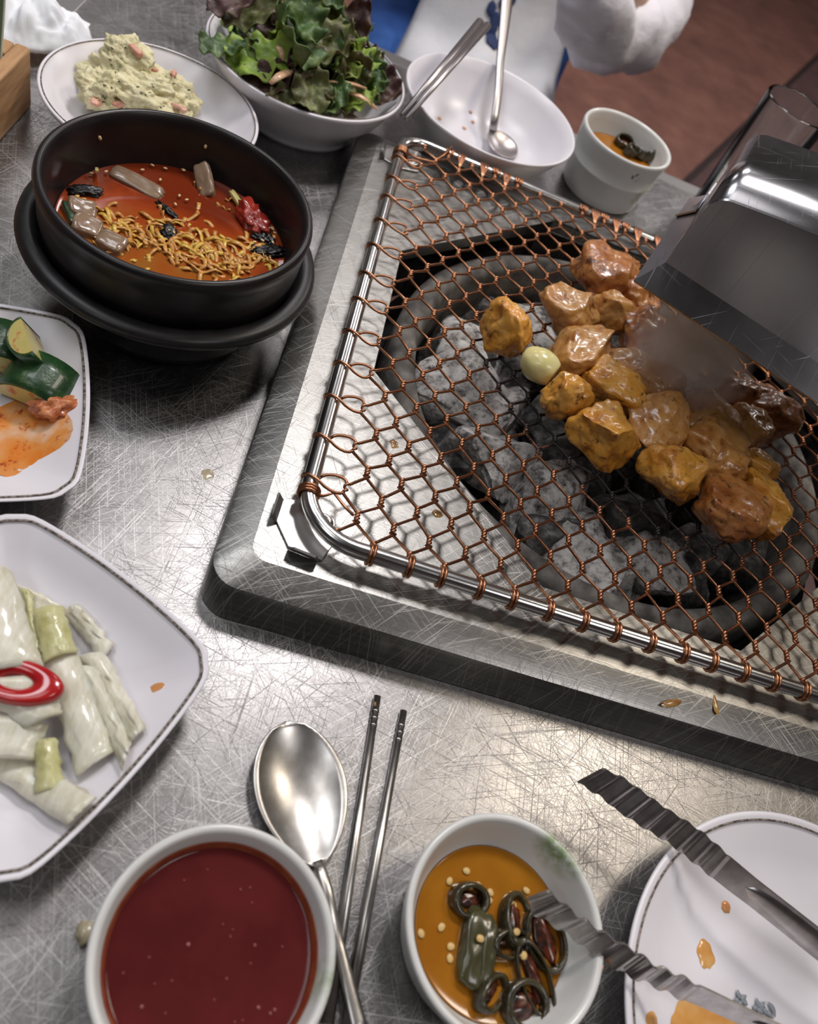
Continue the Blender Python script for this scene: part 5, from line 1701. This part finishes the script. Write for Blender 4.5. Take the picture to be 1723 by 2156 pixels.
# ------------------------------------------------------------------ person across the table
M['sweat'] = mat('white_sweatshirt', [(0.35, (0.72, 0.70, 0.77)), (0.65, (0.80, 0.78, 0.83))], scale=20, rough=0.85, bmp=0.25, bscale=45, bdist=0.01)
M['jeans'] = mat('blue_trousers', [(0.35, (0.020, 0.075, 0.30)), (0.65, (0.045, 0.14, 0.46))], scale=12, rough=0.8, bmp=0.2, bscale=40, bdist=0.01)
M['apron'] = mat('pale_apron', [(0.35, (0.62, 0.63, 0.68)), (0.65, (0.70, 0.70, 0.72))], scale=10, rough=0.8, bmp=0.2, bscale=30, bdist=0.01)
M['navy'] = mat('navy_print', (0.020, 0.040, 0.13), rough=0.7)
M['skin'] = mat('skin', [(0.4, (0.58, 0.36, 0.26)), (0.6, (0.64, 0.41, 0.30))], scale=20, rough=0.5, sss=0.1)
M['hair'] = mat('dark_hair', (0.012, 0.009, 0.008), rough=0.45)
M['shoe'] = mat('dark_shoe', (0.03, 0.03, 0.035), rough=0.6)

pr_ = thing('person', (0.10, 1.38, FZ), 'seated person in a white sweatshirt and pale printed apron', 'person')


def skin_mesh(name, verts, edges, radii, m, parent, sub=2, root=0):
    org = ORG[parent.name]
    me = bpy.data.meshes.new(name)
    me.from_pydata([tuple(Vector(v) - org) for v in verts], edges, [])
    me.materials.append(M[m])
    o = bpy.data.objects.new(name, me)
    C.objects.link(o)
    o.parent = parent
    ORG[o.name] = org
    o.modifiers.new('skin', 'SKIN')
    sv = me.skin_vertices[0].data
    for i, r in enumerate(radii):
        sv[i].radius = (r, r) if not isinstance(r, tuple) else r
        sv[i].use_root = (i == root)
    s = o.modifiers.new('sub', 'SUBSURF')
    s.levels = sub
    s.render_levels = sub
    o.modifiers['skin'].use_smooth_shade = True
    return o


bx_ = 0.10
B = {}
vs = [(bx_, 1.40, -0.20), (bx_, 1.40, -0.08), (bx_, 1.39, 0.08), (bx_, 1.385, 0.22), (bx_, 1.385, 0.33), (bx_, 1.38, 0.385), (bx_, 1.365, 0.46), (bx_, 1.355, 0.55),
      (bx_ + 0.16, 1.38, 0.27), (bx_ + 0.20, 1.25, 0.02), (0.160, 1.030, 0.150), (bx_ - 0.16, 1.38, 0.27), (bx_ - 0.215, 1.34, 0.05), (bx_ - 0.10, 1.20, 0.24),
      (bx_ + 0.09, 1.38, -0.20), (bx_ + 0.075, 0.99, -0.215), (bx_ + 0.09, 1.02, -0.66), (bx_ + 0.10, 0.94, -0.715),
      (bx_ - 0.09, 1.38, -0.20), (bx_ - 0.11, 0.99, -0.215), (bx_ - 0.11, 1.02, -0.66), (bx_ - 0.11, 0.94, -0.715)]
es = [(0, 1), (1, 2), (2, 3), (3, 4), (4, 5), (5, 6), (6, 7), (3, 8), (8, 9), (9, 10), (3, 11), (11, 12), (12, 13), (0, 14), (14, 15), (15, 16), (16, 17), (0, 18), (18, 19), (19, 20), (20, 21)]
rad = [(0.11, 0.09), (0.10, 0.085), (0.11, 0.085), (0.12, 0.08), 0.05, 0.045, 0.075, 0.07, 0.045, 0.036, 0.024, 0.045, 0.036, 0.024, 0.070, 0.055, 0.035, 0.030, 0.070, 0.055, 0.035, 0.030]
# hands: palm and five fingers each, grown from the wrists
for wi, dirv, sgn in ((10, Vector((-0.35, -0.45, 0.82)).normalized(), 1), (13, Vector((0.3, -0.35, 0.85)).normalized(), -1)):
    w = Vector(vs[wi])
    side = dirv.cross(Vector((0, 1, 0.3))).normalized() * sgn
    palm = w + dirv * 0.045
    vs.append(tuple(palm))
    pi_ = len(vs) - 1
    es.append((wi, pi_))
    rad.append((0.030, 0.016))
    for k, (off_, ln) in enumerate(((-0.030, 0.055), (-0.010, 0.066), (0.010, 0.062), (0.028, 0.050))):
        b1 = palm + dirv * 0.040 + side * off_
        b2 = b1 + dirv * ln * 0.5 + Vector((0, -0.008, 0))
        b3 = b2 + dirv * ln * 0.42 + Vector((0, -0.016, 0))
        for q, r in ((b1, 0.0095), (b2, 0.0085), (b3, 0.007)):
            vs.append(tuple(q))
            rad.append(r)
        n0 = len(vs)
        es += [(pi_, n0 - 3), (n0 - 3, n0 - 2), (n0 - 2, n0 - 1)]
    th = w + dirv * 0.03 - side * 0.040
    for q, r in ((th, 0.010), (th + dirv * 0.030 - side * 0.012, 0.0085)):
        vs.append(tuple(q))
        rad.append(r)
    n0 = len(vs)
    es += [(pi_, n0 - 2), (n0 - 2, n0 - 1)]
skin_mesh('body', vs, es, rad, 'skin', pr_, 2, 0)
hr = mesh('hair', blob((bx_, 1.385, 0.545), (0.092, 0.105, 0.115), (0, 0, 0), 0.03, 1.5, 3, 4, 2.1), 'hair', pr_)
for s in (-1, 1):
    mesh('ear', blob((bx_ + s * 0.078, 1.37, 0.50), (0.010, 0.018, 0.028), (0, 0, 0), 0.05, 1, 2, 3, 2), 'skin', pr_)
    mesh('eye', blob((bx_ + s * 0.030, 1.292, 0.505), (0.012, 0.008, 0.006), (0, 0, 0), 0, 1, 2, 3, 2), 'hair', pr_)
mesh('face', blob((bx_, 1.345, 0.495), (0.072, 0.066, 0.098), (0, 0, 0), 0.02, 1, 5, 4, 2.2), 'skin', pr_)
mesh('nose', blob((bx_, 1.272, 0.482), (0.011, 0.016, 0.020), (0.3, 0, 0), 0.02, 1, 5, 3, 2.0), 'skin', pr_)
mesh('mouth', blob((bx_, 1.284, 0.445), (0.022, 0.006, 0.006), (0, 0, 0), 0.02, 1, 5, 3, 2.0), 'chilli_red', pr_)
# sweatshirt: loose torso and both sleeves
sv_ = [(bx_, 1.40, -0.14), (bx_, 1.395, -0.03), (bx_, 1.39, 0.10), (bx_, 1.385, 0.24), (bx_, 1.382, 0.325), (bx_ + 0.17, 1.375, 0.265), (bx_ + 0.20, 1.33, 0.14), (0.287, 1.225, 0.016), (0.238, 1.140, 0.026), (0.168, 1.045, 0.100),
       (bx_ - 0.17, 1.375, 0.265), (bx_ - 0.225, 1.36, 0.14), (bx_ - 0.22, 1.33, 0.07), (bx_ - 0.15, 1.26, 0.17), (bx_ - 0.115, 1.215, 0.225)]
se_ = [(0, 1), (1, 2), (2, 3), (3, 4), (3, 5), (5, 6), (6, 7), (7, 8), (8, 9), (3, 10), (10, 11), (11, 12), (12, 13), (13, 14)]
sr_ = [(0.145, 0.115), (0.14, 0.11), (0.14, 0.105), (0.14, 0.10), 0.07, 0.07, 0.062, 0.066, 0.056, 0.038, 0.07, 0.062, 0.062, 0.05, 0.036]
sw = skin_mesh('sweatshirt', sv_, se_, sr_, 'sweat', pr_, 3, 0)
tx = bpy.data.textures.new('cloth_folds', 'CLOUDS')
tx.noise_scale = 0.055
dm = sw.modifiers.new('folds', 'DISPLACE')
dm.texture = tx
dm.strength = 0.030
skin_mesh('trousers', [(bx_, 1.41, -0.20), (bx_ + 0.085, 1.37, -0.195), (bx_ + 0.075, 1.17, -0.20), (bx_ + 0.075, 0.985, -0.215), (bx_ + 0.08, 1.015, -0.42), (bx_ + 0.09, 1.02, -0.66),
                       (bx_ - 0.10, 1.37, -0.195), (bx_ - 0.115, 1.17, -0.20), (bx_ - 0.115, 0.985, -0.215), (bx_ - 0.11, 1.015, -0.42), (bx_ - 0.11, 1.02, -0.66)],
          [(0, 1), (1, 2), (2, 3), (3, 4), (4, 5), (0, 6), (6, 7), (7, 8), (8, 9), (9, 10)], [(0.13, 0.10), 0.095, 0.088, 0.075, 0.062, 0.055, 0.095, 0.088, 0.075, 0.062, 0.055], 'jeans', pr_, 2, 0)
for s in (-1, 1):
    mesh('shoe', blob((bx_ + s * 0.11, 0.965, FZ + 0.035), (0.042, 0.115, 0.038), (0, 0, 0), 0.04, 1, 4, 4, 2.6, floor=FZ + 0.001), 'shoe', pr_)

# apron: bib down the chest, then over the lap
ap = []
na, nb = 26, 30
for i in range(nb):
    s = i / (nb - 1)
    # side profile of the apron: chest -> belly -> lap -> knees
    prof = [(1.272, 0.26), (1.262, 0.10), (1.255, -0.02), (1.215, -0.085), (1.10, -0.100), (0.985, -0.115), (0.935, -0.17), (0.93, -0.30)]
    x = s * (len(prof) - 1)
    k = min(int(x), len(prof) - 2)
    y = prof[k][0] + (prof[k + 1][0] - prof[k][0]) * (x - k)
    z = prof[k][1] + (prof[k + 1][1] - prof[k][1]) * (x - k)
    xl = 0.035 - 0.055 * min(1, s * 1.2)
    xr = 0.185 + 0.085 * min(1, s * 1.2)
    row = []
    for j in range(na):
        u = j / (na - 1)
        wv = 0.007 * math.sin(u * 14 + s * 3) + 0.010 * noise.noise(Vector((u * 3, s * 4, 7)))
        row.append(Vector((xl + (xr - xl) * u, y - 0.004 + wv * 0.6 + 0.035 * (2 * u - 1) ** 2 * (1 - s), z + 0.012 + wv - 0.03 * (2 * u - 1) ** 4 * min(1, s * 2))))
    ap.append(row)
apo = mesh('apron', loft(ap, closed_ring=False), 'apron', pr_)
apo.modifiers.new('solid', 'SOLIDIFY').thickness = 0.002


def apron_point(px, py):
    """where the sight line meets the apron"""
    o0 = Vector((0, 0, CAM_H)) - ORG[apo.name]
    dd = (aty(px, py, 1.2) - Vector((0, 0, CAM_H))).normalized()
    hit, loc, nrm, idx = apo.ray_cast(o0, dd)
    if not hit:
        return None
    if nrm.dot(dd) > 0:
        nrm = -nrm
    return loc + ORG[apo.name], nrm


bpy.context.view_layer.update()
for px, py, rx, ry in ((1062, 10, 11, 8), (1035, 18, 8, 9), (1042, 45, 9, 12), (1036, 85, 11, 14), (1040, 62, 6, 8), (1075, 0, 9, 6), (1050, 98, 7, 8), (1025, 66, 6, 5)):
    h = apron_point(px, py)
    if h:
        mesh('print_mark', blob(h[0] + h[1] * 0.002, (rx * 0.00075, ry * 0.00095, 0.0012), tuple(h[1].to_track_quat('Z', 'Y').to_euler()), 0.2, 1.5, px, 3, 2.2), 'navy', apo)

st = thing('round_stool', (0.10, 1.40, FZ), 'dark round stool under the seated person', 'stool')
mesh('stool_seat', lathe([(0, -0.365), (0.16, -0.365), (0.165, -0.355), (0.165, -0.330), (0.155, -0.322), (0, -0.320)], (0.10, 1.40, 0), 40), 'shoe', st)
for k in range(4):
    a = PI / 4 + k * PI / 2
    mesh('leg', tube([(0.10 + 0.11 * math.cos(a), 1.40 + 0.11 * math.sin(a), -0.365), (0.10 + 0.15 * math.cos(a), 1.40 + 0.15 * math.sin(a), FZ)], 0.011, 10), 'trim', st)

# ------------------------------------------------------------------ smoke rising from the meat to the hood
def smoke_mat():
    m = bpy.data.materials.new('smoke')
    m.use_nodes = True
    nt = m.node_tree
    nt.nodes.remove(nt.nodes['Principled BSDF'])
    vol = nt.nodes.new('ShaderNodeVolumeScatter')
    vol.inputs['Color'].default_value = (0.97, 0.95, 1.0, 1)
    tc = nt.nodes.new('ShaderNodeTexCoord')
    ln = nt.nodes.new('ShaderNodeVectorMath')
    ln.operation = 'LENGTH'
    mp = nt.nodes.new('ShaderNodeMapping')
    mp.inputs['Scale'].default_value = (1 / 0.052, 1 / 0.040, 1 / 0.046)
    nt.links.new(tc.outputs['Object'], mp.inputs['Vector'])
    nt.links.new(mp.outputs['Vector'], ln.inputs[0])
    n = noise_tex(nt, mapping(nt), 28, 3, 0.6, 0.8)
    q = mathn(nt, 'ADD', ln.outputs['Value'], mathn(nt, 'MULTIPLY', mathn(nt, 'SUBTRACT', n, 0.5), 1.2))
    den = ramp(nt, q, [(0.25, (1, 1, 1)), (0.95, (0, 0, 0))])
    nt.links.new(mathn(nt, 'MULTIPLY', den, 75.0), vol.inputs['Density'])
    nt.links.new(vol.outputs['Volume'], nt.nodes['Material Output'].inputs['Volume'])
    return m


M['smoke'] = smoke_mat()
sc_ = at(1460, 740, 0.095)
mesh('smoke_wisp', blob(sc_, (0.052, 0.040, 0.046), (0, 0, 0), 0.0, 1, 2, 3, 2.0), 'smoke', loc=tuple(sc_), kind='stuff', label='grey smoke wisp rising from the chicken to the hood', cat='smoke')
